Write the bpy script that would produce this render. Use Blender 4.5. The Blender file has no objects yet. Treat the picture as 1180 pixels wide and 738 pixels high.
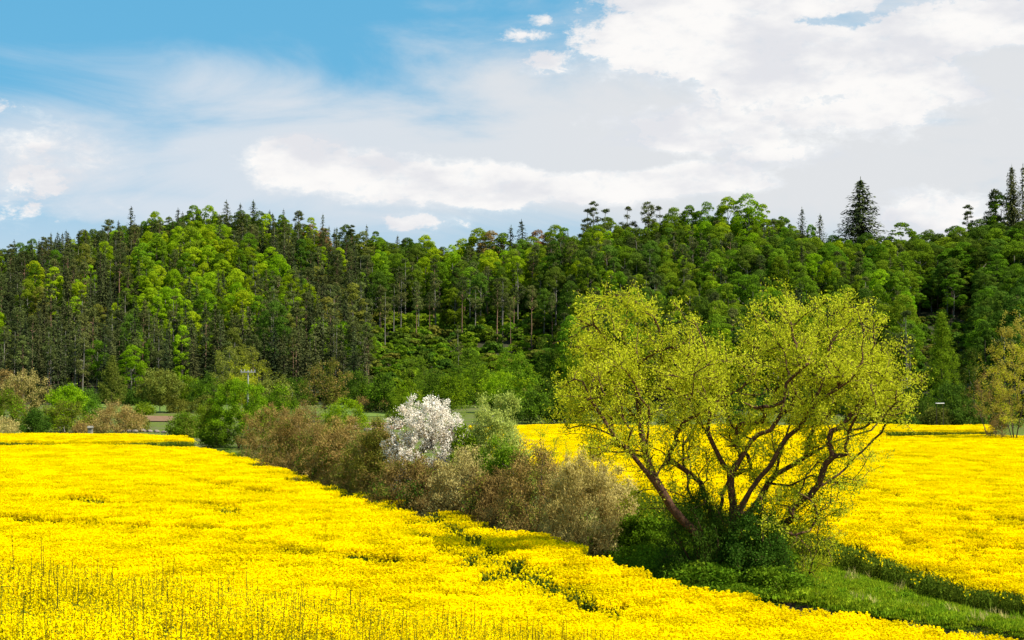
import bpy, math, random
import numpy as np
from mathutils import Vector

# ------------------------------------------------------------------ camera, light, exposure
SC = bpy.context.scene
COL = SC.collection
F = 1871.0; CX = 590.0; CY = 369.0; HOR = 433.0; CAMZ = 8.0
TILT = math.atan((HOR - CY) / F)
cam_data = bpy.data.cameras.new("camera")
cam_data.sensor_width = 36.0
cam_data.lens = 36.0 * F / 1180.0
cam_data.clip_start = 0.5; cam_data.clip_end = 9000
cam = bpy.data.objects.new("camera", cam_data); COL.objects.link(cam)
cam.location = (0, 0, CAMZ)
cam.rotation_euler = (math.pi / 2 + TILT, 0, 0)
SC.camera = cam

SUN_EL = math.radians(50); SUN_AZ = math.radians(113)      # azimuth clockwise from the view direction (+Y)
sd = bpy.data.lights.new("sun", 'SUN'); sd.energy = 4.8; sd.angle = math.radians(0.5); sd.color = (1.0, 0.95, 0.86)
sun = bpy.data.objects.new("sun", sd); COL.objects.link(sun)
sdir = Vector((math.sin(SUN_AZ) * math.cos(SUN_EL), math.cos(SUN_AZ) * math.cos(SUN_EL), math.sin(SUN_EL)))
sun.rotation_euler = sdir.to_track_quat('Z', 'Y').to_euler()
sun.location = sdir * 300

SC.view_settings.view_transform = 'Standard'; SC.view_settings.look = 'None'
SC.view_settings.exposure = 0.85; SC.view_settings.gamma = 1.0; SC.view_settings.use_curve_mapping = False
SC.render.engine = 'CYCLES'
SC.cycles.max_bounces = 5; SC.cycles.diffuse_bounces = 3; SC.cycles.transmission_bounces = 3
SC.cycles.glossy_bounces = 1; SC.cycles.transparent_max_bounces = 4; SC.cycles.caustics_reflective = False
SC.cycles.use_denoising = True
SC.cycles.sample_clamp_indirect = 4.0

# ------------------------------------------------------------------ node helper
class NB:
    """tiny expression builder over a node tree"""
    def __init__(s, nt): s.nt = nt
    def math(s, op, a, b=None, c=None, clamp=False):
        n = s.nt.nodes.new('ShaderNodeMath'); n.operation = op; n.use_clamp = clamp
        for i, v in enumerate((a, b, c)):
            if v is None: continue
            if isinstance(v, (int, float)): n.inputs[i].default_value = v
            else: s.nt.links.new(v, n.inputs[i])
        return n.outputs[0]
    def add(s, a, b): return s.math('ADD', a, b)
    def sub(s, a, b): return s.math('SUBTRACT', a, b)
    def mul(s, a, b): return s.math('MULTIPLY', a, b)
    def div(s, a, b): return s.math('DIVIDE', a, b)
    def mx(s, a, b): return s.math('MAXIMUM', a, b)
    def sstep(s, v, lo, hi, tmin=0.0, tmax=1.0):
        n = s.nt.nodes.new('ShaderNodeMapRange'); n.interpolation_type = 'SMOOTHSTEP'
        s.nt.links.new(v, n.inputs['Value'])
        n.inputs['From Min'].default_value = lo; n.inputs['From Max'].default_value = hi
        n.inputs['To Min'].default_value = tmin; n.inputs['To Max'].default_value = tmax
        return n.outputs[0]
    def vec(s, x, y, z=0.0):
        n = s.nt.nodes.new('ShaderNodeCombineXYZ')
        for i, v in enumerate((x, y, z)):
            if isinstance(v, (int, float)): n.inputs[i].default_value = v
            else: s.nt.links.new(v, n.inputs[i])
        return n.outputs[0]
    def noise(s, vec, scale, detail=6, rough=0.55, dist=0.0):
        n = s.nt.nodes.new('ShaderNodeTexNoise')
        if vec is not None: s.nt.links.new(vec, n.inputs['Vector'])
        n.inputs['Scale'].default_value = scale; n.inputs['Detail'].default_value = detail
        n.inputs['Roughness'].default_value = rough; n.inputs['Distortion'].default_value = dist
        return n.outputs[0]
    def mixc(s, f, a, b):
        n = s.nt.nodes.new('ShaderNodeMix'); n.data_type = 'RGBA'; n.clamp_factor = True
        for k, v in ((0, f), (6, a), (7, b)):
            if isinstance(v, (int, float)): n.inputs[k].default_value = v
            elif isinstance(v, tuple): n.inputs[k].default_value = (*v, 1)
            else: s.nt.links.new(v, n.inputs[k])
        return n.outputs[2]

# ------------------------------------------------------------------ world: daylight sky with clouds
world = bpy.data.worlds.new("World"); SC.world = world; world.use_nodes = True
nt = world.node_tree; nt.nodes.clear(); B = NB(nt)
out = nt.nodes.new('ShaderNodeOutputWorld')
sky = nt.nodes.new('ShaderNodeTexSky'); sky.sky_type = 'NISHITA'; sky.sun_disc = False
sky.sun_elevation = SUN_EL; sky.sun_rotation = SUN_AZ; sky.altitude = 300
sky.air_density = 1.0; sky.dust_density = 0.3; sky.ozone_density = 1.5
SKYS = 0.06; CLW = 0.56
tc = nt.nodes.new('ShaderNodeTexCoord'); sp = nt.nodes.new('ShaderNodeSeparateXYZ')
nt.links.new(tc.outputs['Generated'], sp.inputs[0])
X, Y, Z = sp.outputs
hyp = B.math('SQRT', B.add(B.mul(X, X), B.add(B.mul(Y, Y), 1e-5)))
AZ = B.mul(B.math('ARCTAN2', X, Y), 10.0)            # tenths of a radian to the right of +Y
EL = B.mul(B.div(Z, hyp), 10.0)                      # slope above the horizon, x10
def cc(px, row):
    a = math.atan((px - CX) / F)
    return a * 10, (HOR - row) / F * math.cos(a) * 10
P1 = B.vec(AZ, B.mul(EL, 1.7), 0.3)
P2 = B.vec(B.mul(AZ, 0.55), B.mul(EL, 1.9), 7.0)
nbig = B.noise(P1, 0.9, 9, 0.58, 0.25)
nfine = B.noise(P1, 6.5, 10, 0.68, 0.2)
nwisp = B.noise(P2, 1.0, 8, 0.6, 0.6)
nshade = B.noise(B.vec(AZ, B.mul(EL, 2.2), 3.7), 1.7, 6, 0.55)
def ell(px, row, rx, ry, w=1.0):
    a, e = cc(px, row); rx = rx / F * 10; ry = ry / F * 10
    dx = B.mul(B.sub(AZ, a), 1 / rx); dy = B.mul(B.sub(EL, e), 1 / ry)
    return B.mul(B.sub(1.0, B.math('SQRT', B.add(B.mul(dx, dx), B.mul(dy, dy)))), w)
def union(lst):
    o = lst[0]
    for k in lst[1:]: o = B.mx(o, k)
    return o
# thin high veil
veil_l = union([ell(60, 175, 190, 70), ell(420, 190, 420, 95), ell(900, 160, 520, 170), ell(1250, 120, 420, 200), ell(330, 120, 170, 34, .35), ell(-150, 200, 250, 80), ell(720, 185, 480, 105), ell(200, 240, 300, 40, .6)])
veil = B.sstep(B.add(veil_l, B.mul(B.sub(nwisp, 0.5), 1.7)), -0.32, 0.62)
low = B.sstep(EL, 0.3, 1.7, 0.72, 0.0)
veil = B.mx(B.mul(veil, 0.92), low)
up = B.sstep(EL, 3.0, 6.0, 1.0, 0.25)
veil = B.mul(veil, up)
# crisp cumulus
cum_l = union([ell(345, 190, 80, 42), ell(440, 205, 110, 38), ell(560, 212, 130, 36), ell(700, 212, 140, 30), ell(800, 205, 120, 26),
               ell(760, 45, 120, 55), ell(900, 60, 190, 75), ell(860, 0, 200, 60), ell(1060, 95, 130, 45), ell(1120, 30, 150, 50), ell(630, 70, 50, 22, .5),
               ell(800, 150, 150, 40, .62), ell(900, 175, 120, 30, .45), ell(50, 168, 130, 45, .16), ell(60, 250, 120, 22, .12), ell(1000, 130, 160, 40, .6), ell(608, 38, 40, 14, .34), ell(12, 122, 44, 12, .30), ell(50, 212, 32, 20, .33), ell(15, 208, 26, 18, .33), ell(630, 21, 28, 12, .33), ell(480, 255, 80, 14, .40), ell(1085, 245, 95, 32, .5),
               ell(1300, 70, 180, 60), ell(-120, 40, 90, 40)])
holes = union([ell(950, 22, 100, 26, .42), ell(1175, 75, 80, 34, .6), ell(700, 185, 100, 18, .6)])
cum_v = B.add(B.sub(B.mul(cum_l, 1.15), B.mul(B.mx(holes, 0.0), 1.3)), B.add(B.mul(B.sub(nbig, 0.5), 1.15), B.mul(B.sub(nfine, 0.5), 1.0)))
cum = B.mul(B.sstep(cum_v, 0.02, 0.36), B.sstep(nfine, 0.15, 0.5, 0.8, 1.0))
rnd = B.sstep(B.noise(B.vec(AZ, B.mul(EL, 1.5), 9.0), 0.28, 9, 0.55, 0.2), 0.46, 0.60)       # clouds in the rest of the sky
rnd = B.mul(rnd, B.mx(B.sstep(EL, 3.5, 5.5), B.sstep(B.math('ABSOLUTE', AZ), 4.2, 6.0)))
cum = B.mx(cum, B.mul(rnd, 0.8))
ccol = B.mixc(B.sstep(nshade, 0.36, 0.62), (0.77, 0.78, 0.82), (0.97, 0.955, 0.94))
vcol = B.mixc(B.sstep(AZ, -2.6, 1.5), (0.70, 0.76, 0.83), (0.80, 0.795, 0.80))
skyc = B.mixc(0.72, sky.outputs[0], (0.055 / SKYS, 0.27 / SKYS, 0.44 / SKYS))
bg1 = nt.nodes.new('ShaderNodeBackground'); nt.links.new(skyc, bg1.inputs[0]); bg1.inputs[1].default_value = SKYS
bg2 = nt.nodes.new('ShaderNodeBackground'); nt.links.new(B.mixc(cum, vcol, ccol), bg2.inputs[0]); bg2.inputs[1].default_value = CLW
ms = nt.nodes.new('ShaderNodeMixShader'); nt.links.new(B.mx(cum, veil), ms.inputs[0])
nt.links.new(bg1.outputs[0], ms.inputs[1]); nt.links.new(bg2.outputs[0], ms.inputs[2]); nt.links.new(ms.outputs[0], out.inputs[0])

# ------------------------------------------------------------------ photo geometry helpers
def unproject(px, row, d):
    u = (px - CX) / F; v = (CY - row) / F
    ct, st = math.cos(TILT), math.sin(TILT)
    dy = ct - v * st; dz = st + v * ct
    return Vector((u / dy * d, d, CAMZ + dz / dy * d))
def px_x(px, d): return (px - CX) / F * d
def project(x, y, z):
    ct, st = math.cos(TILT), math.sin(TILT)
    w = y * ct + (z - CAMZ) * st; v = -y * st + (z - CAMZ) * ct
    return CX + F * x / w, CY - F * v / w

# ------------------------------------------------------------------ terrain
def smooth(t):
    t = np.clip(t, 0, 1); return t * t * (3 - 2 * t)
CP = []                                               # control points x, y, z of the valley floor
def cp(px, d, z): CP.append((px_x(px, d), d, z))
for x, y, z in ((-8, 25, 3.75), (-2.5, 25, 3.15), (0.5, 25, 2.6), (5, 25, 1.6), (10, 25, .8), (-16, 25, 4.1), (-26, 25, 4.2), (18, 25, 0.0), (30, 25, -1), (45, 25, -1.5),
                (-8, 19, 4.2), (-2.5, 19, 3.6), (4, 19, 2.6), (-20, 12, 5), (0, 10, 4.6), (20, 10, 2.5), (0, -5, 6.0), (-30, -20, 6), (30, -20, 5), (0, -30, 6), (50, 0, 1), (-50, 0, 5),
                (-10, 33, 2.0), (-3, 33, 1.5), (3, 33, .9), (10, 35, -.3), (-25, 36, 1.7), (-45, 36, 1.5),
                (-10, 42, .6), (-3, 42, .3), (3, 43, -.2), (-25, 45, .4), (8, 48, -1.1), (14, 48, -1.7), (25, 48, -2.2), (40, 50, -2.4), (-45, 50, .2)):
    CP.append((x, y, z))
for a in ((870, 58, -1.15), (940, 58, -1.5), (1040, 58, -1.9), (1180, 57, -2.3), (1400, 57, -2.5), (800, 58.5, -.8), (740, 60, -.6), (700, 62, -.4), (650, 68, -.1), (590, 62, -.1), (500, 62, 0), (300, 62, 0), (100, 62, 0), (-200, 62, 0),
          (850, 67, -.3), (790, 68, -.3), (1120, 70, -2.1), (1180, 66, -2.0), (1000, 70, -.95), (940, 73, -.65), (1400, 66, -2.2), (900, 80, -.3), (1180, 85, -1.0), (1180, 110, -.3), (1400, 110, -.4),
          (600, 80, 0), (700, 95, 0), (900, 110, -.1), (500, 90, 0), (300, 90, 0), (0, 90, 0), (-200, 90, 0), (0, 130, 0), (300, 130, 0), (600, 130, 0), (900, 150, 0), (1200, 150, 0), (1400, 150, 0), (-200, 140, 0),
          (0, 200, 0), (400, 200, 0), (800, 200, 0), (1180, 200, 0), (1400, 200, 0), (-200, 200, 0), (0, 280, 0.2), (400, 280, .2), (800, 280, .2), (1180, 280, .2), (-200, 280, .2), (1400, 280, .2)):
    cp(*a)
CPa = np.array(CP)
def _tps(r2): return 0.5 * r2 * np.log(r2 + 1e-9)
_S = 50.0
_n = len(CPa); _xy = CPa[:, :2] / _S
_r2 = ((_xy[:, None] - _xy[None]) ** 2).sum(-1)
_A = np.zeros((_n + 3, _n + 3)); _A[:_n, :_n] = _tps(_r2) + np.eye(_n) * 2e-4
_A[:_n, _n:] = np.c_[np.ones(_n), _xy]; _A[_n:, :_n] = _A[:_n, _n:].T
_w = np.linalg.solve(_A, np.r_[CPa[:, 2], 0, 0, 0])
def valley(x, y):
    q = np.c_[x.ravel(), y.ravel()] / _S
    res = np.zeros(len(q))
    for i in range(0, len(q), 20000):
        p = q[i:i + 20000]
        r2 = ((p[:, None] - _xy[None]) ** 2).sum(-1)
        res[i:i + 20000] = _tps(r2) @ _w[:_n] + _w[_n] + p @ _w[_n + 1:]
    return res.reshape(x.shape)
def polyx(points): return np.array([(px_x(p, d), d) for p, d in points])
DITCH = polyx([(1500, 59), (1180, 59.3), (1100, 60.2), (1040, 60.6), (980, 60.8), (920, 61), (860, 61.3), (800, 62), (750, 64), (710, 67), (670, 72)])
def polydist(x, y, pl):
    best = np.full(x.shape, 1e9)
    for (x0, y0), (x1, y1) in zip(pl[:-1], pl[1:]):
        dx, dy = x1 - x0, y1 - y0
        t = np.clip(((x - x0) * dx + (y - y0) * dy) / (dx * dx + dy * dy), 0, 1)
        best = np.minimum(best, np.hypot(x - x0 - t * dx, y - y0 - t * dy))
    return best
FOOT_P = [-400, 0, 300, 500, 640, 800, 950, 1080, 1180, 1500]
FOOT_D = [345, 350, 345, 345, 335, 315, 295, 282, 272, 265]
SKY_P = [-400, -200, 0, 60, 110, 170, 250, 330, 400, 450, 540, 600, 680, 760, 850, 900, 940, 1000, 1080, 1180, 1400]
SKY_R = [330, 315, 287, 267, 254, 243, 236, 246, 265, 277, 280, 272, 255, 250, 238, 244, 262, 270, 266, 252, 245]
def foot_d(pxa): return np.interp(pxa, FOOT_P, FOOT_D)
HILL_L = 150.0
def ground(x, y):
    x = np.asarray(x, float); y = np.asarray(y, float)
    pxa = CX + F * x / np.maximum(y, 30)
    z0 = valley(x, np.clip(y, -40, 285))
    dd = polydist(x, y, DITCH)
    z0 = z0 - 1.05 * np.exp(-(dd / 0.8) ** 2) + 0.62 * np.exp(-((dd - 1.9) / 0.95) ** 2) * smooth((y - np.interp(x, DITCH[::-1, 0], DITCH[::-1, 1])) / .8 + .5) * smooth((x - 5) / 6)
    for k_ in (0, 1): z0 = z0 - 0.13 * np.exp(-((dd - 4.3 - 1.5 * k_) / .28) ** 2) * (y > 61) * (y < 72)
    z0 = z0 + 0.10 * np.sin(x * .31 + 1.3 * np.sin(y * .11)) * np.sin(y * .23 + .7) * smooth((y - 55) / 30)
    ft = foot_d(pxa); lim = ft + HILL_L
    s = (y - ft) / HILL_L
    skr = np.interp(pxa, SKY_P, SKY_R)
    hr = CAMZ + lim * (HOR - skr) / F - 15.0
    prof = np.where(s < 1, np.clip(s, 0, 1) ** 1.25 * 0.98, 0.98) + 0.0
    prof = prof * smooth(s * 6) + 0.02 * smooth((s - .85) / .5)
    back = np.where(s > 1.3, (s - 1.3) * 12, 0)
    h = hr * prof - np.minimum(back, 25) + (2.0 * np.sin(x * .05 + 1) * np.sin(y * .06) + 1.0 * np.sin(x * .13) * np.sin(y * .11 + 2)) * smooth(s * 3)
    h = h + 1.6 * smooth((y - 250) / 90) * smooth(1 - s * 3)
    return z0 * smooth((700 - y) / 200) + h
def gz(x, y): return float(ground(np.array([x]), np.array([y]))[0])

# ------------------------------------------------------------------ materials
def new_mat(name):
    m = bpy.data.materials.new(name); m.use_nodes = True
    m.node_tree.nodes.clear(); return m, m.node_tree, NB(m.node_tree)
def leaf_mat(name, c1, c2, trans=0.35, hue=0.03, nscale=0.6, var=0.56):
    """leaf: diffuse plus translucency, colour drifting between c1 and c2 through the crown and from tree to tree"""
    m, t, b = new_mat(name)
    o = t.nodes.new('ShaderNodeOutputMaterial'); tc = t.nodes.new('ShaderNodeTexCoord'); oi = t.nodes.new('ShaderNodeObjectInfo')
    geo = t.nodes.new('ShaderNodeNewGeometry')
    n1 = b.noise(tc.outputs['Object'], nscale, 3, 0.6)
    f = b.sstep(b.add(n1, b.mul(b.sub(oi.outputs['Random'], 0.5), 0.35)), 0.3, 0.7)
    col = b.mixc(f, c1, c2)
    hs = t.nodes.new('ShaderNodeHueSaturation'); t.links.new(col, hs.inputs['Color'])
    rp = b.math('FRACT', b.mul(oi.outputs['Random'], 7.31))
    t.links.new(b.add(0.5 - hue / 2, b.mul(rp, hue)), hs.inputs['Hue'])
    rv = b.math('FRACT', b.mul(oi.outputs['Random'], 13.7))
    t.links.new(b.mul(b.add(0.82, b.mul(rv, 0.36)), b.add(1 - var / 2, b.mul(geo.outputs['Random Per Island'], var))), hs.inputs['Value'])
    d = t.nodes.new('ShaderNodeBsdfDiffuse'); tr = t.nodes.new('ShaderNodeBsdfTranslucent'); mx = t.nodes.new('ShaderNodeMixShader')
    mx.inputs[0].default_value = trans
    t.links.new(hs.outputs[0], d.inputs[0]); t.links.new(hs.outputs[0], tr.inputs[0])
    t.links.new(d.outputs[0], mx.inputs[1]); t.links.new(tr.outputs[0], mx.inputs[2]); t.links.new(mx.outputs[0], o.inputs[0])
    return m
def rough_mat(name, c1, c2, scale=4.0, bump=0.3, detail=6, c3=None, s3=0.3):
    m, t, b = new_mat(name)
    o = t.nodes.new('ShaderNodeOutputMaterial'); tc = t.nodes.new('ShaderNodeTexCoord')
    n = b.noise(tc.outputs['Object'], scale, detail, 0.65)
    col = b.mixc(b.sstep(n, 0.32, 0.68), c1, c2)
    if c3: col = b.mixc(b.sstep(b.noise(tc.outputs['Object'], s3, 4, .6), 0.45, 0.65), col, c3)
    p = t.nodes.new('ShaderNodeBsdfPrincipled'); p.inputs['Roughness'].default_value = 0.9
    p.inputs['Specular IOR Level'].default_value = 0.15
    bm = t.nodes.new('ShaderNodeBump'); bm.inputs['Strength'].default_value = bump; bm.inputs['Distance'].default_value = 0.1
    t.links.new(n, bm.inputs['Height']); t.links.new(bm.outputs[0], p.inputs['Normal'])
    t.links.new(col, p.inputs['Base Color']); t.links.new(p.outputs[0], o.inputs[0])
    return m

M = {}
M['ground'] = rough_mat('meadow_ground', (0.06, 0.085, 0.008), (0.12, 0.155, 0.014), 1.6, 0.6, 8, (0.10, 0.10, 0.035), 0.12)
M['floor'] = rough_mat('forest_floor', (0.022, 0.020, 0.010), (0.060, 0.046, 0.026), 0.8, 0.8, 8, (0.022, 0.040, 0.010), 0.05)
M['soil'] = rough_mat('field_soil', (0.03, 0.04, 0.012), (0.06, 0.06, 0.02), 3.0, 0.5)
M['plough'] = rough_mat('ploughed_soil', (0.15, 0.085, 0.045), (0.22, 0.13, 0.07), 2.0, 0.5)
M['bank'] = rough_mat('bank_earth', (0.035, 0.024, 0.014), (0.09, 0.06, 0.035), 5.0, 0.8)
M['mead'] = rough_mat('mown_meadow', (0.08, 0.13, 0.014), (0.13, 0.18, 0.03), 0.5, 0.3)
M['bark_w'] = rough_mat('willow_bark', (0.055, 0.026, 0.014), (0.13, 0.065, 0.035), 9.0, 0.8)
M['bark_d'] = rough_mat('dark_bark', (0.035, 0.025, 0.018), (0.08, 0.06, 0.045), 6.0, 0.6)
M['bark_p'] = rough_mat('pine_bark', (0.16, 0.085, 0.05), (0.26, 0.16, 0.10), 3.0, 0.6)
M['bark_g'] = rough_mat('grey_bark', (0.13, 0.12, 0.09), (0.24, 0.22, 0.17), 3.0, 0.5)
M['twig_t'] = rough_mat('tan_twigs', (0.18, 0.13, 0.05), (0.30, 0.23, 0.10), 3.0, 0.3)
M['spruce'] = leaf_mat('spruce_needles', (0.036, 0.050, 0.018), (0.085, 0.098, 0.030), 0.12, 0.05, 0.25)
M['pine'] = leaf_mat('pine_needles', (0.066, 0.082, 0.022), (0.13, 0.15, 0.036), 0.15, 0.04, 0.3)
M['lime'] = leaf_mat('lime_leaves', (0.19, 0.31, 0.006), (0.30, 0.42, 0.010), 0.42, 0.04, 0.25)
M['mid'] = leaf_mat('mid_leaves', (0.10, 0.175, 0.008), (0.17, 0.265, 0.012), 0.4, 0.04, 0.25)
M['deep'] = leaf_mat('deep_leaves', (0.058, 0.108, 0.010), (0.105, 0.17, 0.016), 0.35, 0.04, 0.25)
M['olive'] = leaf_mat('olive_leaves', (0.13, 0.145, 0.018), (0.22, 0.225, 0.030), 0.35, 0.04, 0.3)
M['rust'] = leaf_mat('rusty_leaves', (0.22, 0.12, 0.04), (0.30, 0.20, 0.05), 0.3, 0.04, 0.3)
M['willow'] = leaf_mat('willow_leaves', (0.42, 0.45, 0.012), (0.60, 0.62, 0.03), 0.5, 0.0, 0.5)
M['pale'] = leaf_mat('pale_leaves', (0.33, 0.40, 0.06), (0.50, 0.56, 0.12), 0.4, 0.0, 0.6)
M['golden'] = leaf_mat('golden_leaves', (0.33, 0.30, 0.03), (0.45, 0.38, 0.06), 0.45, 0.0, 0.5)
M['blossom'] = leaf_mat('white_petals', (0.90, 0.80, 0.64), (0.96, 0.90, 0.78), 0.3, 0.0, 0.8)
M['tan'] = leaf_mat('tan_buds', (0.39, 0.315, 0.09), (0.60, 0.50, 0.17), 0.25, 0.0, 0.8)
M['brown'] = leaf_mat('brown_buds', (0.165, 0.108, 0.030), (0.30, 0.205, 0.056), 0.2, 0.0, 0.7)
M['herb'] = leaf_mat('herb_leaves', (0.085, 0.16, 0.006), (0.16, 0.26, 0.012), 0.35, 0.03, 1.0)
M['grass'] = leaf_mat('grass_blades', (0.18, 0.27, 0.008), (0.30, 0.41, 0.016), 0.4, 0.04, 0.6)
M['stem'] = leaf_mat('crop_stems', (0.075, 0.11, 0.008), (0.14, 0.18, 0.014), 0.3, 0.02, 1.5)
M['petal'] = leaf_mat('rape_petals', (0.93, 0.745, 0.0), (0.95, 0.775, 0.0), 0.48, 0.004, 1.0, 0.14)
M['stalk'] = leaf_mat('flower_stalks', (0.10, 0.085, 0.008), (0.17, 0.15, 0.012), 0.2, 0.02, 1.5)
M['white'] = rough_mat('white_paint', (0.7, 0.7, 0.68), (0.8, 0.8, 0.78), 3, 0.1)
M['greyp'] = rough_mat('weathered_grey', (0.22, 0.22, 0.21), (0.34, 0.33, 0.31), 3, 0.2)
M['stone'] = rough_mat('pale_stone', (0.13, 0.11, 0.08), (0.24, 0.20, 0.15), 4, 0.5)

# ------------------------------------------------------------------ mesh helpers
def mesh_from(name, V, Fq, mats, midx=None, smooth_=False):
    me = bpy.data.meshes.new(name)
    V = np.asarray(V, dtype=np.float32); Fq = np.asarray(Fq, dtype=np.int32); k = Fq.shape[1]
    me.vertices.add(len(V)); me.vertices.foreach_set('co', V.ravel())
    me.loops.add(Fq.size); me.loops.foreach_set('vertex_index', Fq.ravel())
    me.polygons.add(len(Fq)); me.polygons.foreach_set('loop_start', np.arange(0, Fq.size, k, dtype=np.int32))
    me.polygons.foreach_set('loop_total', np.full(len(Fq), k, dtype=np.int32))
    for m in mats: me.materials.append(m)
    if midx is not None: me.polygons.foreach_set('material_index', np.asarray(midx, dtype=np.int32))
    if smooth_: me.polygons.foreach_set('use_smooth', np.ones(len(Fq), dtype=bool))
    me.update(calc_edges=True); me.validate()
    return me
def link(name, data, parent=None, loc=None):
    o = bpy.data.objects.new(name, data); COL.objects.link(o)
    if parent is not None: o.parent = parent
    if loc is not None: o.location = loc
    return o
def tag(o, label=None, cat=None, group=None, kind=None):
    if label: o['label'] = label
    if cat: o['category'] = cat
    if group: o['group'] = group
    if kind: o['kind'] = kind
    return o
def unit(v): return v / (np.linalg.norm(v, axis=-1, keepdims=True) + 1e-9)
def leaves(C, N, L, W, rng, axis=None):
    """diamond leaf per centre C with normal N; axis = long direction"""
    n = len(C); N = unit(N)
    A = rng.normal(size=(n, 3)) if axis is None else axis + rng.normal(size=(n, 3)) * .15
    A = unit(A - N * (A * N).sum(-1, keepdims=True)); Bv = np.cross(N, A)
    L = np.broadcast_to(L, n)[:, None]; W = np.broadcast_to(W, n)[:, None]
    V = np.stack([C - A * L / 2, C + Bv * W / 2 + A * L * .05, C + A * L / 2, C - Bv * W / 2 + A * L * .05], 1)
    return V.reshape(-1, 3), np.arange(n * 4).reshape(n, 4)
def cat_mesh(parts):
    Vs, Fs, off = [], [], 0
    mi = []
    for k, (V, Fq, m) in enumerate(parts):
        Vs.append(V); Fs.append(Fq + off); off += len(V); mi.append(np.full(len(Fq), m))
    return np.concatenate(Vs), np.concatenate(Fs), np.concatenate(mi)
def tube(P, R, sides=6):
    P = np.asarray(P, float); R = np.asarray(R, float); n = len(P)
    T = np.gradient(P, axis=0); T = unit(T)
    ref = np.array([1.0, 0.13, 0.07]) if abs(T[0][0]) < .8 else np.array([0.1, 1.0, 0.1])
    U = unit(np.cross(T, ref)); W = np.cross(T, U)
    a = np.arange(sides) / sides * 2 * math.pi
    V = P[:, None] + (U[:, None] * np.cos(a)[None, :, None] + W[:, None] * np.sin(a)[None, :, None]) * R[:, None, None]
    i = np.arange(n - 1)[:, None] * sides; j = np.arange(sides)[None]; j2 = (j + 1) % sides
    Fq = np.stack([i + j, i + j2, i + sides + j2, i + sides + j], -1).reshape(-1, 4)
    return V.reshape(-1, 3), Fq
def grow(chains, attract, rng, step=0.45, wig=0.12, tip=0.006, pw=0.5, base=None, bendw=0.7):
    """chains: list of (start_index, [points]) laid by hand; then each attractor is reached from the cheapest node"""
    cap = 60000
    P = np.zeros((cap, 3)); D = np.zeros((cap, 3)); par = np.full(cap, -1); n = 0
    ch = []
    for start, pts in chains:
        ids = [] if start is None else [start]
        for p in pts:
            p = np.asarray(p, float)
            P[n] = p; prev = ids[-1] if ids else -1; par[n] = prev
            D[n] = unit(p - P[prev]) if prev >= 0 else (0, 0, 1)
            ids.append(n); n += 1
        ch.append(ids)
    b0 = P[0].copy()
    attract = attract[np.argsort(np.linalg.norm(attract - b0, axis=1) * rng.uniform(.8, 1.2, len(attract)))]
    tips = []
    for a in attract:
        v = a - P[:n]; dist = np.linalg.norm(v, axis=1) + 1e-6
        c = (v * D[:n]).sum(1) / dist
        cost = dist * (1 + bendw * (1 - c))
        s = int(np.argmin(cost)); L = dist[s]
        k = max(2, int(L / step)); t = np.linspace(0, 1, k + 1)[1:, None]
        mid = P[s] * .75 + a * .25 + D[s] * L * .22 + rng.normal(size=3) * L * wig
        Q = (1 - t) ** 2 * P[s] + 2 * t * (1 - t) * mid + t * t * a
        Q[:-1] += rng.normal(size=(k - 1, 3)) * min(step, L / k) * .10
        ids = [s]
        for q in Q:
            if n >= cap - 1: break
            P[n] = q; par[n] = ids[-1]; D[n] = unit(q - P[ids[-1]]); ids.append(n); n += 1
        ch.append(ids); tips.append(ids)
    cnt = np.zeros(n); kids = np.zeros(n)
    for i in range(n):
        if par[i] >= 0: kids[par[i]] += 1
    cnt[kids == 0] = 1
    for i in range(n - 1, -1, -1):
        if par[i] >= 0: cnt[par[i]] += cnt[i]
    R = tip * cnt ** pw
    return P[:n], D[:n], R, ch, tips
def wood_mesh(name, P, R, ch, mat, minr=0.0):
    parts = []
    for ids in ch:
        if len(ids) < 2: continue
        r = R[ids].copy()
        if len(ids) > 1 and r[0] > r[1] * 1.6: r[0] = r[1] * 1.25
        if r.max() < minr: continue
        rm = r.max(); s = 3 if rm < .012 else 4 if rm < .03 else 6 if rm < .09 else 10
        V, Fq = tube(P[ids], r, s); parts.append((V, Fq, 0))
    V, Fq, _ = cat_mesh(parts)
    return mesh_from(name, V, Fq, [mat], smooth_=True)

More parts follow.
